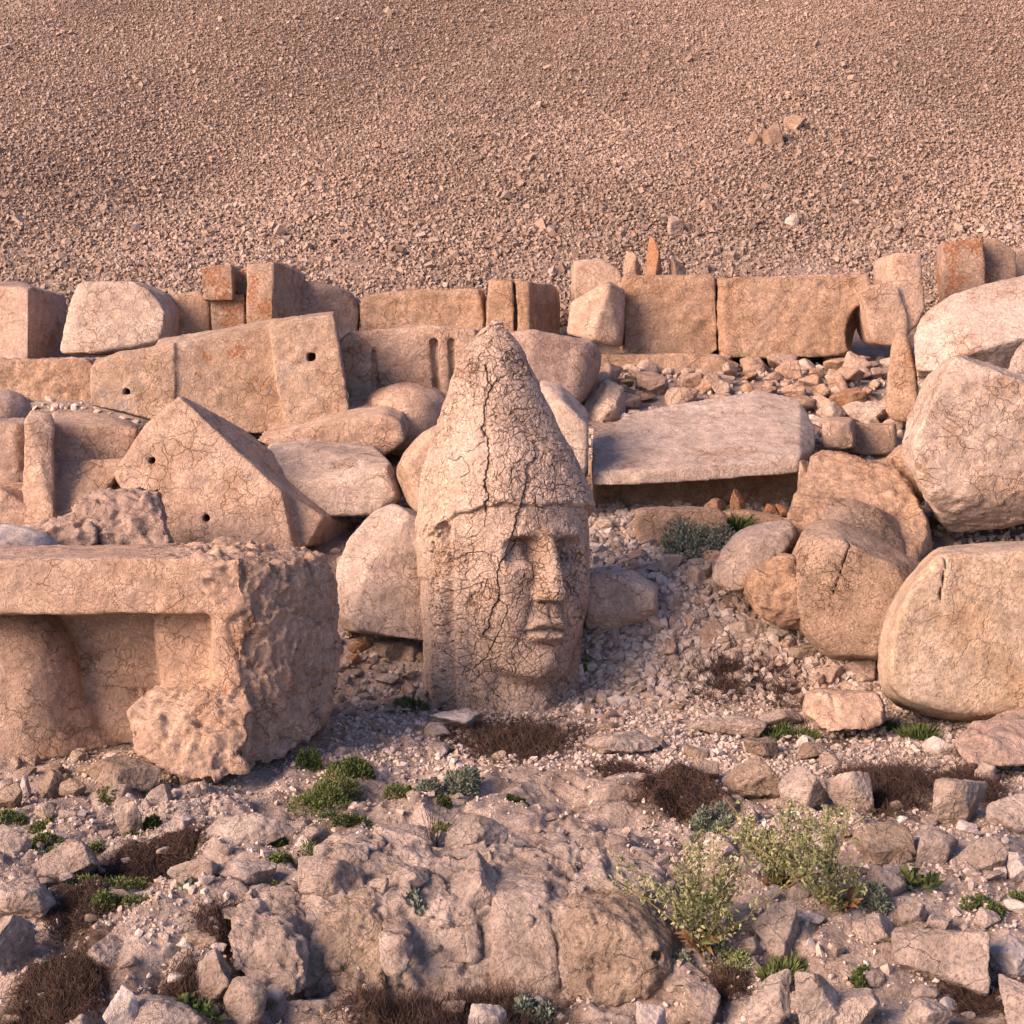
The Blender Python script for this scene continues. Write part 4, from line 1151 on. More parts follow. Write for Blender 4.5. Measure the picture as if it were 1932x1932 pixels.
block('rock_outcrop', 'broad ledge outcrop with pits, left of the tall spray plant', 'rock outcrop',
      [[P(1062, 1730, 5.9), P(1110, 1712, 5.9), P(1180, 1735, 5.86), P(1245, 1790, 5.84), P(1268, 1850, 5.8), P(1240, 1900, 5.78), P(1070, 1900, 5.82),
        P(1055, 1690, 6.2), P(1085, 1668, 6.3), P(1135, 1660, 6.4), P(1230, 1680, 6.3), P(1284, 1745, 6.1), P(1284, 1800, 6.0), P(1200, 1690, 6.1), P(1284, 1850, 6.3), P(1070, 1850, 6.3)]], 'bedwarm', LG, h=.009, rough=.55, amp=1.5, k=.03,
      cut=[ell(P(1238, 1806, 5.85), (.022, .04, .026))])
ledge('rounded ledge outcrop with forked cracks right of the narrow upright one', [(790, 1735), (812, 1712), (860, 1700), (905, 1712), (916, 1790), (906, 1850), (800, 1850)], 5.98, .4)
ledge('long continuous rock face at the back of the ledge between the outcrops', [(560, 1760), (620, 1722), (800, 1722), (1000, 1712), (1180, 1716), (1290, 1760), (1300, 1905), (560, 1905)], 5.93, .5, rough=1.0, amp=1.6, back=(0, .10))
ledge('narrow upright ledge stone beside the grey-green tuft', [(716, 1782), (740, 1770), (768, 1778), (773, 1830), (745, 1850), (718, 1835)], 5.85, .2)
ledge('pillar-like ledge outcrop with a vertical fissure', [(600, 1740), (640, 1708), (710, 1706), (732, 1760), (728, 1880), (630, 1890), (600, 1810)], 5.9, .5, mat='bedwarm')
ledge('crumbly outcrop full of small pits at the left end of the ledge', [(424, 1770), (470, 1750), (530, 1752), (566, 1800), (572, 1880), (560, 1905), (500, 1900), (430, 1830)], 5.75, .5, rough=.8)
ledge('flat-topped outcrop between the pointed white rock and the ledge pillar', [(545, 1745), (560, 1700), (640, 1690), (700, 1700), (705, 1740), (620, 1770)], 6.1, .6, back=(.02, .10))

R = rock
# foreground, left
R(352, 1798, 440, 1900, 'light angular rock with a sharp vertical edge at bottom left of centre', 'bed', 3, depth=.9, rough=.8)
R(420, 1850, 506, 1926, 'long sloping light rock right of the sharp-edged angular rock', 'bed', 8, rough=.5)
R(456, 1681, 536, 1750, 'pointed whitish rock like a small tent above the crumbly ledge end', 'white', 12, rough=.5, cuts=8)
R(318, 1612, 424, 1690, 'low rounded outcrop with a rough crest right of the dry brown patch', 'bed', 14, rough=.7, cat='rock')
R(405, 1625, 522, 1684, 'smooth domed rock joined to the rough-crested outcrop', 'bed', 15, rough=.4)
R(560, 1622, 700, 1712, 'large flat-faced grey rock at the back of the ledge under the green clumps', 'bed', 31, rough=.45, depth=.7)
R(690, 1652, 735, 1700, 'squarish stone on the ledge right of the large flat-faced rock', 'bed', 32)
R(738, 1640, 812, 1690, 'angular block-like rock on the ledge under the dead stalks', 'bed', 33)
R(750, 1662, 792, 1722, 'narrow light stone wedged in the ledge between outcrops', 'bed', 34)
R(282, 1712, 372, 1762, 'ochre pitted rock with rough holes left of the pointed white one', 'bedwarm', 17, rough=1.3)
R(345, 1755, 432, 1812, 'spongy pitted rock between the ochre rock and the crumbly outcrop', 'bedwarm', 18, rough=1.4)
R(155, 1770, 268, 1842, 'broad brownish domed rock at lower left among dead growth', 'bed', 19, rough=.6)
R(108, 1836, 178, 1880, 'flat-topped pale stone in the brown growth at the lower left', 'bed', 20)
R(198, 1866, 264, 1950, 'upright light bluish stone at the bottom left in the dead growth', 'white', 21)
R(236, 1892, 405, 1960, 'wide pale rock cut off by the bottom edge left of centre', 'bed', 22, rough=.5)
R(-30, 1668, 110, 1745, 'rough rounded outcrop at the left edge, upper of two', 'bed', 23, rough=.9)
R(-50, 1722, 62, 1845, 'rough knobbly outcrop at the left edge, lower of two', 'bed', 24, rough=1.0)
R(-20, 1560, 60, 1612, 'flat weathered outcrop at the left edge beside small green cushions', 'bed', 25, rough=.6)
R(60, 1590, 190, 1640, 'low bumpy outcrop left of the dry brown patch', 'bed', 26, rough=.6)
R(180, 1676, 250, 1712, 'smooth grey egg-like rock under the long green tuft', 'bed', 27)
R(380, 1692, 432, 1744, 'rounded grey-brown stone directly left of the pointed white rock', 'bed', 28)
R(460, 1682, 500, 1700, 'small bluish stone at the foot of the domed rock', 'white', 29)
R(370, 1540, 560, 1610, 'long low rippled bedrock hump left of the white round stone', 'bed', 35, rough=.6, depth=.6)
R(440, 1548, 545, 1600, 'rippled hump with a dark notch above the small round green cushion', 'bed', 36, rough=.6)
R(550, 1576, 588, 1612, 'small round whitish stone sitting on the bedrock near green cushions', 'white', 37)
R(570, 1560, 622, 1600, 'brownish knob of rock behind the small round whitish stone', 'bed', 38)
R(610, 1590, 700, 1662, 'hollowed bedrock knob with a dark hole left of the dead stalks', 'bed', 39, rough=.7)
R(700, 1565, 835, 1640, 'smooth rounded bedrock swelling around the dead-stalk plant', 'bed', 40, rough=.35)
R(836, 1540, 960, 1640, 'pale swelling of bedrock right of the dead-stalk plant', 'bed', 41, rough=.45)
R(840, 1620, 962, 1712, 'broad light outcrop with a sharp left edge behind the tall smooth outcrop', 'bed', 42, rough=.5)
R(322, 1538, 368, 1562, 'small wedge-shaped pale rock on the gravel left of centre', 'white', 43)
R(220, 1510, 272, 1552, 'pale rock with a green plant creeping over its right end', 'bed', 44)
R(275, 1478, 330, 1510, 'squat rock on the gravel just under the biggest block', 'bed', 45)
R(198, 1478, 250, 1508, 'rounded rock in front of a bright green clump near the left block', 'bed', 46)
R(110, 1470, 165, 1502, 'warm-coloured lump in the shade under the left block', 'bedwarm', 47)
R(160, 1432, 304, 1500, 'smooth earthy mound of stone jutting from beneath the biggest block', 'bedwarm', 48, rough=.1, depth=.7)
R(70, 1452, 120, 1496, 'triangular rock leaning in the gap under the left block', 'bedwarm', 49, cuts=7)
R(38, 1462, 58, 1490, 'thin upright white stone at the edge of the shaded gap', 'white', 50)
R(-20, 1480, 45, 1520, 'brownish rock at the left edge below the biggest block', 'bedwarm', 51)
R(60, 1512, 108, 1542, 'rough grey stone among small green cushions at the left', 'bed', 52)
R(810, 1336, 912, 1378, 'low whitish rock with a small dark hole at the foot of the head', 'white', 53, rough=.6)
R(697, 1207, 778, 1254, 'rounded reddish stone beneath the leaning wedge block', 'bedwarm', 54)
R(640, 1232, 690, 1262, 'dull brown stone in the gap between biggest block and head', 'red', 55)
R(655, 1206, 700, 1236, 'small brown stone beside the rounded reddish one', 'red', 56)
# foreground, right
R(1366, 1428, 1475, 1502, 'pitted rock with two dark eye-like holes right of centre', 'bedwarm', 60, rough=.7)
R(1468, 1450, 1566, 1524, 'rounded pinkish rock right of the one with eye-like holes', 'bed', 61)
R(1556, 1452, 1650, 1524, 'smooth pinkish rock against the big dry brown mat', 'bed', 62, rough=.4)
R(1296, 1432, 1358, 1474, 'pointed sandy rock left of the one with eye-like holes', 'bedwarm', 63, cuts=8)
R(1756, 1464, 1866, 1550, 'big rounded pale rock between two dry brown mats on the right', 'bed', 64, rough=.35)
R(1862, 1500, 1960, 1572, 'rounded rock cut by the right edge above the gravel', 'bed', 65)
R(1724, 1562, 1810, 1640, 'rounded outcrop with ripples at right, left one of a pair', 'bed', 66)
R(1800, 1580, 1895, 1652, 'rounded outcrop with ripples at right, right one of a pair', 'bed', 67)
R(1612, 1560, 1720, 1624, 'pitted hump behind the top of the right spray plant', 'bedwarm', 68, rough=.9)
R(1900, 1610, 1950, 1662, 'bluish white stone at the right edge of the gravel', 'white', 69)
R(1686, 1756, 1866, 1868, 'large wedge-shaped rock with a chipped front at lower right', 'bed', 70, rough=.4, cuts=8)
R(1856, 1770, 1960, 1830, 'whitish broken slab at the right edge beside the wedge rock', 'white', 71, rough=.7)
R(1406, 1830, 1494, 1950, 'upright rock with a round hole near its top at the bottom edge', 'bed', 72, rough=.35)
R(1494, 1826, 1590, 1950, 'tall blocky rock in the bottom row right of the holed rock', 'bed', 73, rough=.4, cuts=9)
R(1560, 1872, 1660, 1950, 'low sloping rock joined to the tall blocky one at the bottom', 'bed', 74, rough=.4)
R(1704, 1888, 1796, 1960, 'rounded rock cut by the bottom edge beside brown growth', 'bed', 75)
R(1886, 1856, 1990, 1960, 'large rounded rock in the bottom right corner', 'bed', 76)
R(1420, 1702, 1512, 1800, 'dark grey angular rock right of the tall spray plant', 'bed', 77, rough=.6)
R(1370, 1712, 1440, 1772, 'grey rock half hidden by the stems of the tall spray plant', 'bed', 78)
R(1500, 1720, 1536, 1752, 'small bluish cube-like stone in the gravel, upper of two', 'white', 79, cuts=6)
R(1510, 1768, 1550, 1802, 'small bluish cube-like stone in the gravel, lower of two', 'white', 80, cuts=6)
R(1610, 1728, 1690, 1790, 'triangular grey stone beneath the spray plant with rusty leaves', 'bed', 81, cuts=8)
R(1590, 1660, 1640, 1706, 'warm grey stone left of the rusty leaf rosette', 'bed', 82)
R(1640, 1636, 1712, 1700, 'rounded grey-pink rock behind the small grey-green bush', 'bed', 83)
R(1690, 1700, 1752, 1742, 'flat grey stone right of the small grey-green bush', 'bed', 84)
R(1752, 1734, 1800, 1766, 'flat brownish stone on the gravel above the wedge rock', 'bed', 85)
R(1834, 1718, 1890, 1752, 'leaning flat stone near the right edge of the gravel', 'bed', 86)
R(1288, 1856, 1362, 1905, 'smooth light stone at the bottom of the pitted outcrop', 'bed', 87)
R(1200, 1893, 1262, 1950, 'small pale stone at the bottom edge under the pitted outcrop', 'white', 88)
R(1500, 1900, 1580, 1960, 'fallen stone at the bottom edge in front of the tall blocky rock', 'bed', 89) if False else None
R(882, 1890, 960, 1935, 'light stone lying on the dark growth at the bottom centre', 'white', 90)
R(832, 1892, 880, 1916, 'brown rounded stone beside the light one at the bottom centre', 'bedwarm', 91)
R(1100, 1385, 1245, 1430, 'flat low slab of bedrock in front of the head, nearer the right', 'bed', 92, rough=.5)
R(1300, 1350, 1440, 1392, 'flat pale flagstone on the open ground right of the head', 'bed', 93, rough=.4)
R(1430, 1340, 1520, 1372, 'flat stone slab left of the small squared stone', 'bed', 94)
R(1742, 1392, 1808, 1432, 'small rounded whitish rock under the pinkish angular boulder', 'white', 95)
R(1840, 1440, 1882, 1474, 'round grey stone below the pinkish angular boulder', 'bed', 96)
R(1536, 1254, 1592, 1300, 'grey angular stone in the heap left of the drum, left one', 'pink', 97)
R(1584, 1245, 1652, 1300, 'pointed grey stone in the heap left of the drum, right one', 'pink', 98, cuts=9)
R(1486, 1212, 1546, 1256, 'reddish grey stone under the round-bellied stone', 'bedwarm', 99)
R(1306, 1172, 1366, 1218, 'twisted upright stone on the path right of the head', 'tan', 100, cuts=8)
R(1280, 1160, 1312, 1196, 'small slanting stone beside the twisted upright one', 'tan', 101)
R(1372, 1168, 1450, 1215, 'flat light stone below the warm-toned lumpy boulder', 'pale', 102)
R(1240, 1045, 1290, 1092, 'squarish pale stone left of the grey-green cushion', 'pale', 103)
R(1290, 1065, 1345, 1112, 'round pale stone in front of the grey-green cushion', 'pale', 104)
R(1230, 1120, 1300, 1160, 'flat grey stone on the path behind the low pale boulder', 'bed', 105)
R(1400, 1392, 1470, 1430, 'low warm stone on the open ground left of the big dry mat', 'bedwarm', 106)
R(1500, 1404, 1560, 1432, 'sandy wedge-shaped stone under the small squared stone', 'bedwarm', 107)
# on the slope around the slabs
R(1375, 922, 1406, 968, 'upright reddish stone under the wide pale slab', 'red', 110, Y=11.5, z0=.98)
R(1326, 940, 1370, 968, 'low reddish stone under the wide pale slab, left of the upright one', 'red', 111, Y=11.5, z0=.98)
R(1462, 950, 1492, 972, 'rounded brown stone under the right end of the wide pale slab', 'red', 112, Y=11.6, z0=.98)
R(1440, 950, 1464, 972, 'tiny brown stone under the right end of the wide pale slab', 'red', 113, Y=11.6, z0=.98)
R(1092, 716, 1186, 800, 'angular grey rock leaning at the top left corner of the wide pale slab', 'pale', 114, cuts=8)
R(1588, 662, 1642, 716, 'largest pale rubble stone under the broken corner of the wall block', 'tan', 115)
R(1200, 700, 1262, 748, 'rounded rubble stone in the middle of the heap above the pale slab', 'tan', 116)
R(1306, 694, 1366, 742, 'squarish rubble stone right of the middle of the heap', 'tan', 117)
R(1560, 732, 1636, 776, 'bright orange-brown rubble stone left of the stone finger', 'red', 118)
R(1588, 756, 1692, 802, 'long pale rubble stone at the foot of the stone finger', 'pale', 119)
R(1632, 830, 1700, 868, 'pinkish rubble stone resting above the saddle-shaped boulder', 'pink', 120)
R(1572, 822, 1630, 852, 'rounded stone in front of the small squared block', 'pink', 121)
R(1504, 868, 1540, 925, 'narrow tan stone wedged at the right end of the pale slab', 'tan', 122, Y=11.35, z0=1.15)
R(1540, 758, 1600, 800, 'pale stone at the right corner of the wide pale slab', 'pale', 123)
# on the scree
R(1214, 444, 1252, 515, 'tall narrow stone standing in the scree behind the hollowed wall block', 'red', 130, Y=16.2, z0=2.75, cuts=8)
R(1174, 474, 1212, 515, 'squat brownish stone left of the tall narrow one behind the wall', 'warm', 131, Y=16.3, z0=2.75)
R(1262, 484, 1296, 516, 'rounded brownish stone right of the tall narrow one behind the wall', 'warm', 132, Y=16.3, z0=2.75)
def hill_rock(px0, py0, px1, py1, label, mat, seed, **kw):
    Yg = np.arange(17.3, 40, .02); pxc = (px0 + px1) / 2
    t = hill_z((pxc - 966) * Yg / F, Yg); ray = EYE - (py1 - 700) * Yg / F
    Y = float(Yg[np.argmax(t >= ray)])
    return rock(px0, py0, px1, py1, label, mat, seed, Y=Y, z0=EYE - (py1 - 700) * Y / F, **kw)
hill_rock(1432, 232, 1480, 278, 'boxy brown rock sticking out of the upper scree slope', 'hillrock', 140)
hill_rock(1410, 250, 1438, 276, 'small brown rock left of the boxy one on the scree slope', 'hillrock', 141)
hill_rock(1478, 214, 1520, 248, 'brown rock showing right of the boxy one high on the scree', 'hillrock', 142)
hill_rock(1480, 402, 1508, 430, 'rounded pale stone lying on the lower scree at the right', 'pale', 143)
hill_rock(1258, 405, 1290, 448, 'upright pinkish stone on the scree above the back wall', 'pink', 144)
hill_rock(1320, 372, 1350, 402, 'flat tan stone among the scree above the back wall', 'tan', 145)
hill_rock(1890, 418, 1925, 440, 'pale stone on the scree near the right edge', 'pale', 146)
hill_rock(78, 305, 92, 318, 'tiny bright white stone high on the left of the scree', 'white', 147)

# rubble heap between the back wall and the pale slab: individual stones
rs = np.random.RandomState(21)
def heap(n, x0, x1, y0, y1, r0, r1, label, group, mats, cond=None, up=.5, seed0=0, name='rubble_stone', cat='stone'):
    k = 0; tries = 0
    mine = []
    while k < n and tries < n * 60:
        tries += 1
        px, py = rs.uniform(x0, x1), rs.uniform(y0, y1)
        if cond and not cond(px, py): continue
        x, Y = ground_at(px, py)
        r = rs.uniform(r0, r1) * (1 if rs.rand() > .2 else 1.35)
        if any((x - a) ** 2 + (Y - b) ** 2 < (.8 * (r + c)) ** 2 for a, b, c in mine): continue
        if any((x - a) ** 2 + (Y - b) ** 2 < (.85 * c) ** 2 for a, b, c in PLACED): continue
        mine.append((x, Y, r))
        mt = mats[rs.randint(len(mats))]; fl = rs.uniform(.4, .8)
        lab = describe(px, py - r * F / Y * .4, 2 * r * F / Y, fl, mt, 'rubble stone' if 'ubble' in label else 'stone')
        pebble_thing(x, Y, gz1(x, Y) + r * up * .6, (r, r * rs.uniform(.6, .95), r * fl), seed0 + k, mt, lab, group, name, cat)
        k += 1
    PLACED.extend(mine)
heap(85, 1125, 1690, 690, 800, .05, .13, 'angular rubble stone in the heap between back wall and wide pale slab', 'rubble stones below the back wall', ['tan', 'warm', 'tan', 'pale', 'pink'], up=.9, seed0=300)
heap(16, 1530, 1700, 800, 860, .05, .10, 'rubble stone in the cleft right of the wide pale slab', 'rubble stones right of the pale slab', ['tan', 'pale'], seed0=430)
heap(80, 1115, 1480, 1000, 1290, .028, .085, 'loose stone on the gravel path rising right of the head', 'loose stones on the path behind the head', ['pale', 'tan', 'bed'], seed0=460, name='path_stone')
heap(26, 640, 800, 1195, 1340, .03, .07, 'loose stone on the ground between biggest block and head', 'loose stones left of the head', ['bed', 'tan', 'bedwarm'], seed0=520, name='path_stone')
heap(24, 1470, 1660, 1215, 1330, .03, .07, 'loose stone at the foot of the round-bellied stone', 'loose stones beside the drum', ['pink', 'tan', 'bed'], seed0=560, name='path_stone')
heap(70, 1280, 1925, 1400, 1925, .018, .055, 'loose stone on the gravel of the right foreground', 'loose stones of the right foreground', ['bed', 'bed', 'white', 'bedwarm'], seed0=600, name='loose_stone')
heap(50, 10, 620, 1470, 1925, .016, .05, 'loose stone on the gravel of the left foreground', 'loose stones of the left foreground', ['bed', 'bed', 'white', 'bedwarm'], seed0=700, name='loose_stone')
heap(60, 640, 1500, 1300, 1430, .02, .08, 'flat stone on the open ground in front of the head', 'flat stones in front of the head', ['bed', 'bedwarm'], up=.2, seed0=780, name='flat_stone')
heap(34, 560, 1290, 1480, 1925, .016, .05, 'loose stone lying on the bedrock ledge or at its foot', 'loose stones around the ledge', ['bed', 'white'], seed0=830, name='loose_stone')
heap(16, 0, 330, 1395, 1470, .03, .06, 'stone in the shaded hollow under the biggest block', 'stones under the biggest block', ['bedwarm'], seed0=880, name='path_stone')

# ------------------------------------------------------------------ plants
def blades(rs, base, dirs, length, width, bend=.3):
    """leaf-shaped quads: base points, unit directions, lengths, widths"""
    n = len(base)
    side = np.cross(dirs, rs.normal(size=(n, 3))); side /= np.linalg.norm(side, axis=1)[:, None] + 1e-9
    L = length[:, None]; W = width[:, None]
    up = np.array([0, 0, 1.0])
    a = base; tip = base + dirs * L + up * 0
    mid = base + dirs * L * .5 + up * L * bend * .3
    V = np.stack([a, mid + side * W, tip, mid - side * W], 1).reshape(-1, 3)
    Fq = np.arange(4 * n).reshape(n, 4)
    return V, Fq

def tubes(paths, rad):
    """paths (n,k,3), radii (n,) -> thin three-sided stems"""
    n, k, _ = paths.shape
    t = np.gradient(paths, axis=1); t /= np.linalg.norm(t, axis=2)[..., None] + 1e-9
    ref = np.array([.3, .2, .93]); u = np.cross(t, ref); u /= np.linalg.norm(u, axis=2)[..., None] + 1e-9
    w = np.cross(t, u)
    tap = np.linspace(1, .55, k)[None, :, None]
    r = rad[:, None, None] * tap
    ring = [paths + (u * math.cos(q) + w * math.sin(q)) * r for q in (0, 2.094, 4.189)]
    V = np.stack(ring, 2).reshape(-1, 3)
    I = (np.arange(n)[:, None, None] * k + np.arange(k)[None, :, None]) * 3 + np.arange(3)[None, None, :]
    J = np.roll(I, -1, axis=2)
    Fq = np.stack([I[:, :-1], J[:, :-1], J[:, 1:], I[:, 1:]], -1).reshape(-1, 4)
    return V, Fq

def unit(v): return v / (np.linalg.norm(v, axis=-1)[..., None] + 1e-9)

def cushion(px, py, w, hpx, label, mat='green', n=None, leaf=.014, seed=0, group='green cushion plants', cat='plant', name='cushion_plant', spiky=0.0, Y=None):
    """low clump of small leaves; px,py = middle of its foot"""
    rs = np.random.RandomState(seed + 1000)
    x, Yg = ground_at(px, py)
    if Y: Yg = Y; x = (px - 966) * Y / F
    if mat != 'greygreen': w, hpx = w * 1.25, hpx * .90
    elif Y is None and w < 80: w, hpx = w * .85, hpx * .85
    a = w / 2 * Yg / F; hh = hpx * Yg / F
    n = n or int(min(5200, 260 + 26000 * a * max(hh, a * .5) / .04 * .35))
    # several lobes
    m = max(3, int(a / .035) + 2)
    lob = np.stack([rs.uniform(-1, 1, m) * a * .75, rs.uniform(-1, 1, m) * a * .55], 1)
    li = rs.randint(m, size=n)
    lr = rs.uniform(.35, .6, m) * a; lh = rs.uniform(.55, 1.0, m) * hh
    d = unit(rs.normal(size=(n, 3))); d[:, 2] = np.abs(d[:, 2])
    rr = rs.uniform(.45, 1.0, n) ** .6
    xy = lob[li] + d[:, :2] * (lr[li] * rr)[:, None]
    z = d[:, 2] * lh[li] * rr
    gx, gy = x + xy[:, 0], Yg + a * .4 + xy[:, 1]
    base = np.stack([gx, gy, gz(gx, gy) + z - .004], 1)
    if spiky:
        base[:, 2] = gz(gx, gy); dirs = unit(d * np.array([.7, .7, 1]) + rs.normal(size=(n, 3)) * .15 + np.array([0, 0, .5]))
        V, Fq = blades(rs, base, dirs, hh * rs.uniform(.5, 1.05, n), np.full(n, .0022) * spiky)
    else:
        dirs = unit(d + rs.normal(size=(n, 3)) * .55 + np.array([0, 0, .35]))
        V, Fq = blades(rs, base, dirs, leaf * rs.uniform(.6, 1.4, n), leaf * .24 * rs.uniform(.7, 1.3, n))
    return thing_mesh(name, V, Fq, M[mat], label, cat, group, smooth=False)

def dry_mat(px, py, w, dpx, label, n=1500, seed=0, ln=.07, hh=.03, mat='dry'):
    n = int(n * 1.4)
    rs = np.random.RandomState(seed + 2000)
    x, Yg = ground_at(px, py)
    a = w / 2 * Yg / F; b = dpx / 2 * Yg * Yg / (F * EYE) * .95
    q = rs.normal(size=(n, 2)) * .42
    cl = rs.normal(size=(9, 2)) * .5; q = q * .6 + cl[rs.randint(9, size=n)] * .55
    k = 5
    X = x + q[:, 0] * a; Yy = Yg + q[:, 1] * b
    ang = rs.uniform(0, 6.283, n); cur = rs.normal(0, 2.2, n)
    L = ln * .7 * rs.uniform(.3, 1.3, n)
    t = np.linspace(0, 1, k)[None]
    th = ang[:, None] + cur[:, None] * t
    gr = gz(X, Yy); ok = gr < np.percentile(gr, 20) + .12
    X, Yy, th, L = X[ok], Yy[ok], th[ok], L[ok]; n = len(X)
    px_ = X[:, None] + np.cumsum(np.cos(th), 1) / k * L[:, None]
    py_ = Yy[:, None] + np.cumsum(np.sin(th), 1) / k * L[:, None]
    lift = rs.uniform(0, 1, n) ** 2 * hh
    g0 = gz(X, Yy)[:, None]
    zz = np.clip(gz(px_, py_), g0 - .02, g0 + .02) + .003 + lift[:, None] * (.3 + t * rs.uniform(.2, 1.3, n)[:, None]) + rs.normal(0, .002, (n, k))
    V, Fq = tubes(np.stack([px_, py_, zz], -1), rs.uniform(.0008, .0017, n) * (Yg / 6.5) ** .6)
    return thing_mesh('dry_mat', V, Fq, M[mat], label, 'dead plant', 'dry brown mats of dead growth', smooth=False)

D = dry_mat
D(960, 1395, 350, 85, 'dry purple-brown mat of dead twigs directly in front of the head', 5780, 1, .10, .06)
D(1370, 1255, 220, 60, 'dark brown dead cushion on the path left of the drum', 3740, 2, .11, .09)
D(1475, 1290, 120, 45, 'small dead tangle right behind the flat ground, nearer the squared stone', 1530, 3, .10, .06)
D(1690, 1490, 230, 110, 'largest dry brown mat right of the smooth pinkish rock', 6120, 4, .10, .06)
D(1840, 1478, 120, 60, 'dry brown mat beside the round grey stone near the right edge', 2210, 14, .09, .05)
D(1270, 1500, 220, 50, 'thin dry strip of dead growth on the bedrock right of centre', 2550, 5, .09, .03)
D(295, 1605, 220, 50, 'flat reddish brown mat of dead growth left of the rough-crested outcrop', 4420, 6, .07, .02)
D(850, 1900, 440, 150, 'wide dark tangle of dead growth filling the bottom centre below the ledge', 8500, 7, .10, .07)
D(110, 1890, 190, 100, 'wide dark tangle of dead growth in the bottom left corner', 8840, 8, .08, .045)
D(150, 1715, 120, 60, 'dark dead growth in a hollow at the left under a green tuft', 3060, 9, .07, .03)
D(985, 1612, 130, 34, 'small dry brown patch on the bedrock right of the dead stalks', 1530, 10, .06, .02)
D(1860, 1895, 200, 90, 'dry growth on bare soil at the bottom right', 2550, 11, .08, .03)
D(1180, 1455, 130, 26, 'thin streak of dead grass in front of the head to the right', 1020, 12, .10, .02)
D(1380, 1850, 70, 30, 'dead brown tuft above the rock with a round hole', 850, 13, .06, .03)
D(425, 1790, 120, 50, 'dead growth between the pitted rocks at left', 850, 15, .06, .03)
D(355, 1868, 120, 60, 'dead growth around the sharp-edged angular rock', 1530, 16, .06, .04)

Cu = cushion
Cu(645, 1500, 130, 58, 'largest bright green clump in front of the biggest block', 'green', seed=1, leaf=.016)
Cu(672, 1458, 90, 32, 'darker green leafy plant just behind the largest green clump', 'dgreen', seed=2, leaf=.022)
Cu(650, 1542, 72, 30, 'small dark green clump right below the largest green clump', 'dgreen', seed=3)
Cu(850, 1490, 110, 48, 'grey-green bushy clump in front of the dry mat at centre', 'greygreen', seed=4, leaf=.018)
Cu(765, 1478, 60, 26, 'small green clump between the two larger clumps at centre', 'green', seed=5)
Cu(838, 1512, 26, 26, 'tiny green tuft hanging under the grey-green bushy clump', 'dgreen', seed=6)
Cu(584, 1455, 34, 46, 'upright green sprig beside the right end of the biggest block', 'dgreen', seed=7)
Cu(825, 1545, 40, 18, 'small green tuft upper left of the dead stalks', 'green', seed=8)
Cu(846, 1568, 36, 20, 'small green tuft right of the dead stalks', 'green', seed=9)
Cu(220, 1508, 54, 26, 'bright green clump close under the left block', 'green', seed=10)
Cu(270, 1548, 62, 28, 'leafy green plant creeping over a pale rock at left', 'dgreen', seed=11, leaf=.022)
Cu(20, 1548, 48, 18, 'low green cushion at the left edge, topmost', 'green', seed=12)
Cu(82, 1554, 42, 14, 'low flat green cushion second from the left edge', 'green', seed=13)
Cu(88, 1584, 54, 22, 'green cushion under the flat one near the left edge', 'green', seed=14)
Cu(168, 1594, 46, 20, 'green cushion left above the flat reddish brown mat', 'green', seed=15)
Cu(46, 1600, 24, 16, 'tiny green cushion close to the left edge', 'green', seed=16)
Cu(76, 1602, 40, 14, 'tiny pale green cushion left of the bumpy outcrop', 'yellowgreen', seed=17)
Cu(195, 1665, 108, 40, 'long green tuft above the smooth grey egg-like rock', 'green', seed=18, leaf=.016)
Cu(225, 1732, 78, 32, 'green cushion below the smooth grey egg-like rock', 'green', seed=19)
Cu(374, 1568, 26, 20, 'small green cushion right of the wedge-shaped pale rock', 'green', seed=20)
Cu(517, 1602, 40, 24, 'small round green cushion on the bedrock left of centre', 'green', seed=21)
Cu(548, 1644, 72, 34, 'green clump right of the smooth domed rock', 'green', seed=22)
Cu(610, 1646, 30, 36, 'small upright green clump above the flat-faced grey rock', 'green', seed=23)
Cu(520, 1692, 34, 20, 'tiny green cushion right of the tip of the pointed white rock', 'green', seed=24)
Cu(350, 1700, 56, 26, 'sparse silvery plant above the ochre pitted rock', 'greygreen', seed=25, n=260, leaf=.018)
Cu(246, 1562, 20, 12, 'tiny green sprig in the gravel at left', 'green', seed=26)
Cu(768, 1780, 70, 56, 'silvery grey-green tuft growing from the ledge', 'greygreen', seed=27, leaf=.03, n=700)
Cu(780, 1340, 54, 20, 'dark green rosette at the left foot of the head', 'dgreen', seed=28, leaf=.035, n=160)
Cu(1485, 1390, 60, 26, 'spiky green tuft left of the small squared stone', 'dgreen', seed=29, spiky=2.0, n=260)
Cu(1543, 1398, 40, 20, 'small green tuft under the small squared stone', 'green', seed=30)
Cu(1690, 1380, 40, 24, 'dark green tuft right of the small squared stone', 'dgreen', seed=31)
Cu(1738, 1400, 64, 36, 'dark green spiky tuft in front of the drum', 'dgreen', seed=32, spiky=2.4, n=260)
Cu(1180, 1408, 30, 10, 'tiny green sprig right of the dry mat before the head', 'green', seed=33, n=120)
Cu(1345, 1540, 90, 52, 'grey-green plant trailing along the dry strip right of centre', 'greygreen', seed=34, leaf=.018)
Cu(1735, 1682, 42, 46, 'dark broad-leaved green plant alone on the right gravel', 'dgreen', seed=35, leaf=.05, n=70, group=None)
Cu(1655, 1722, 66, 50, 'grey-green bushy plant beside the rusty leaf rosette', 'greygreen', seed=36, leaf=.02)
Cu(1860, 1724, 70, 16, 'flat dark green mat on the gravel near the right edge', 'dgreen', seed=37)
Cu(1612, 1872, 58, 36, 'round dark green cushion right of the tall blocky rock', 'dgreen', seed=38)
Cu(1462, 1840, 78, 36, 'spiky bright green cushion behind the rock with a round hole', 'green', seed=39, spiky=2.0, n=700)
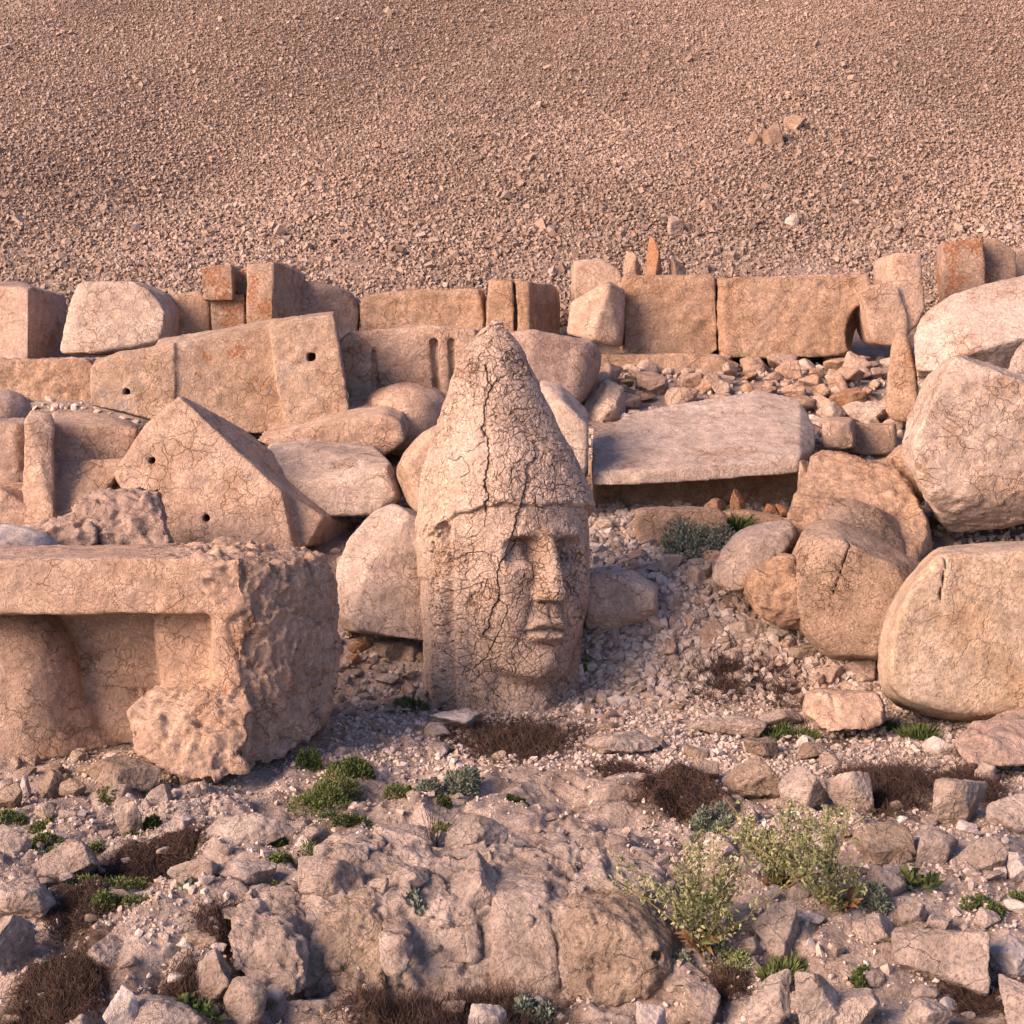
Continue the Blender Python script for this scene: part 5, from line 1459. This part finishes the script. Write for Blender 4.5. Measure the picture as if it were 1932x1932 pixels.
Cu(1365, 1838, 90, 30, 'yellowish green low plant under the tall spray plant', 'yellowgreen', seed=40)
Cu(1298, 1830, 50, 28, 'pale silvery small plant at the foot of the pitted outcrop', 'greygreen', seed=41, n=300)
Cu(1010, 1905, 80, 60, 'grey-green leafy clump in the dark growth at bottom centre', 'greygreen', seed=42, leaf=.02)
Cu(370, 1930, 60, 30, 'dark green sprig at the bottom edge left of centre', 'dgreen', seed=43, leaf=.03, n=200)
Cu(978, 1502, 34, 18, 'faint grey-green tuft on the bedrock at centre', 'dgreen', seed=44)
Cu(1105, 1262, 24, 16, 'tiny green plant at the right foot of the head', 'green', seed=45)
Cu(1325, 1062, 130, 62, 'soft grey-green cushion plant in front of the kerb-like block', 'greygreen', seed=46, leaf=.026, n=3800, group=None)
Cu(1368, 1005, 66, 48, 'tuft of green grass growing at the right end of the kerb-like block', 'dgreen', seed=47, spiky=3.2, n=420, name='grass_tuft', cat='grass tuft', group=None)
Cu(1285, 1035, 70, 30, 'short green grass left of the soft grey-green cushion', 'dgreen', seed=48, spiky=3.0, n=240, name='grass_tuft', cat='grass tuft', group=None)
Cu(1208, 462, 36, 20, 'small green plant among the stones behind the back wall', 'dgreen', seed=49, leaf=.05, n=240, Y=16.6, group=None)
Cu(1095, 1665, 40, 16, 'tiny green cushion on the ledge right of the small dry patch', 'green', seed=50)
Cu(1930, 1690, 30, 26, 'green tuft cut by the right edge', 'green', seed=51)

def spray(px, py, stems, hpx, spread, label, seed, lean=0.0, podmat='pod', npod=105):
    """tall loose plant: branching stems hung with small pods above a rosette of rusty leaves"""
    rs = np.random.RandomState(seed + 3000)
    x, Y = ground_at(px, py); z = gz1(x, Y) - .01
    root = link('spray_plant', None, (x, Y, z)); tag(root, label, 'flowering plant', None)
    H = hpx * Y / F; S = spread * Y / F
    k = 9; t = np.linspace(0, 1, k)[None, :, None]
    ang = rs.uniform(0, 6.283, stems)
    out = np.stack([np.cos(ang) + lean, np.sin(ang) * .7, 0 * ang], 1) * rs.uniform(.25, 1, stems)[:, None] * S
    up = np.stack([0 * ang, 0 * ang, H * rs.uniform(.6, 1.0, stems)], 1)
    wig = rs.normal(size=(stems, 1, 3)) * .03 * np.sin(t * 5)
    main = out[:, None] * t ** 1.3 + up[:, None] * (t ** .85) + wig
    V1, F1 = tubes(main, np.full(stems, .0032))
    br, bd = [], []
    for i in range(stems):
        for j in range(7):
            a = rs.uniform(.25, .95); p0 = main[i, int(a * (k - 1))]
            d = unit(np.array([rs.normal(), rs.normal() * .8, rs.uniform(.6, 1.6)])) * H * rs.uniform(.12, .28)
            tt = np.linspace(0, 1, 5)[:, None]
            br.append(p0 + d * tt + np.array([0, 0, -1]) * tt ** 2 * H * .02)
    br = np.array(br)
    V2, F2 = tubes(br, np.full(len(br), .0018))
    o = link('stem', mesh_np('stem', np.concatenate([V1, V2]), np.concatenate([F1, F2 + len(V1)]), M['stem'], False)); o.parent = root; o['kind'] = 'stuff'
    # pods along branches and upper stems
    allp = np.concatenate([br.reshape(-1, 3), main[:, 4:].reshape(-1, 3)])
    n = stems * npod
    b = allp[rs.randint(len(allp), size=n)] + rs.normal(size=(n, 3)) * .010
    d = unit(rs.normal(size=(n, 3)) * .7 + np.array([0, 0, -.5]))
    V3, F3 = blades(rs, b, d, rs.uniform(.010, .021, n), rs.uniform(.003, .0055, n))
    V4, F4 = blades(rs, b, d, rs.uniform(.012, .026, n), rs.uniform(.0035, .0065, n))
    o = link('pods', mesh_np('pods', np.concatenate([V3, V4]), np.concatenate([F3, F4 + len(V3)]), M[podmat], False)); o.parent = root; o['kind'] = 'stuff'
    # narrow leaves low on the stems, rosette below
    n = 160; b = main[rs.randint(stems, size=n), rs.randint(0, 5, size=n)]
    d = unit(rs.normal(size=(n, 3)) + np.array([0, 0, .8]))
    V5, F5 = blades(rs, b, d, rs.uniform(.03, .06, n), rs.uniform(.004, .007, n))
    o = link('leaves', mesh_np('leaves', V5, F5, M['green'], False)); o.parent = root; o['kind'] = 'stuff'
    n = 46; an = rs.uniform(0, 6.283, n)
    b = np.stack([np.cos(an) * .02, np.sin(an) * .02, rs.uniform(0, .05, n)], 1)
    d = unit(np.stack([np.cos(an), np.sin(an), rs.uniform(-.1, 1.1, n)], 1))
    V6, F6 = blades(rs, b, d, rs.uniform(.04, .10, n), rs.uniform(.006, .012, n), .6)
    o = link('rosette', mesh_np('rosette', V6, F6, M['rust'], False)); o.parent = root; o['kind'] = 'stuff'
spray(1322, 1800, 17, 220, 230, 'tall pale green spray plant right of the pitted ledge outcrop', 1, lean=.05)
spray(1470, 1680, 15, 165, 190, 'middle spray plant with pale yellow-green pods over an orange rosette', 2, lean=.0, podmat='pod')
spray(1590, 1730, 12, 190, 170, 'right spray plant leaning left with rusty leaves at its foot', 3, lean=-.75, podmat='yellowgreen')

def dead_stalks():
    rs = np.random.RandomState(77)
    x, Y = ground_at(818, 1632); z = gz1(x, Y)
    root = link('dead_stalk_plant', None, (x, Y, z)); tag(root, 'clump of thin bare dead stalks standing on the bedrock left of centre', 'dead plant')
    n = 26; k = 8; t = np.linspace(0, 1, k)[None, :, None]
    ang = rs.uniform(0, 6.283, n)
    out = np.stack([np.cos(ang), np.sin(ang), 0 * ang], 1) * rs.uniform(.02, .13, n)[:, None]
    up = np.stack([0 * ang, 0 * ang, rs.uniform(.08, .30, n)], 1)
    m = out[:, None] * t + up[:, None] * t ** .8 + rs.normal(size=(n, 1, 3)) * .012 * np.sin(t * 4)
    V, Fq = tubes(m, np.full(n, .0018))
    o = link('stalk', mesh_np('stalk', V, Fq, M['dry'], False)); o.parent = root; o['kind'] = 'stuff'
    n = 260; k = 4; t = np.linspace(0, 1, k)[None, :, None]
    d = unit(rs.normal(size=(n, 3)) + np.array([0, 0, .5])) * rs.uniform(.02, .07, n)[:, None]
    m = rs.normal(size=(n, 1, 3)) * .012 + d[:, None] * t
    V, Fq = tubes(m, np.full(n, .0014))
    o = link('root_tuft', mesh_np('root_tuft', V, Fq, M['dry'], False)); o.parent = root; o['kind'] = 'stuff'
dead_stalks()
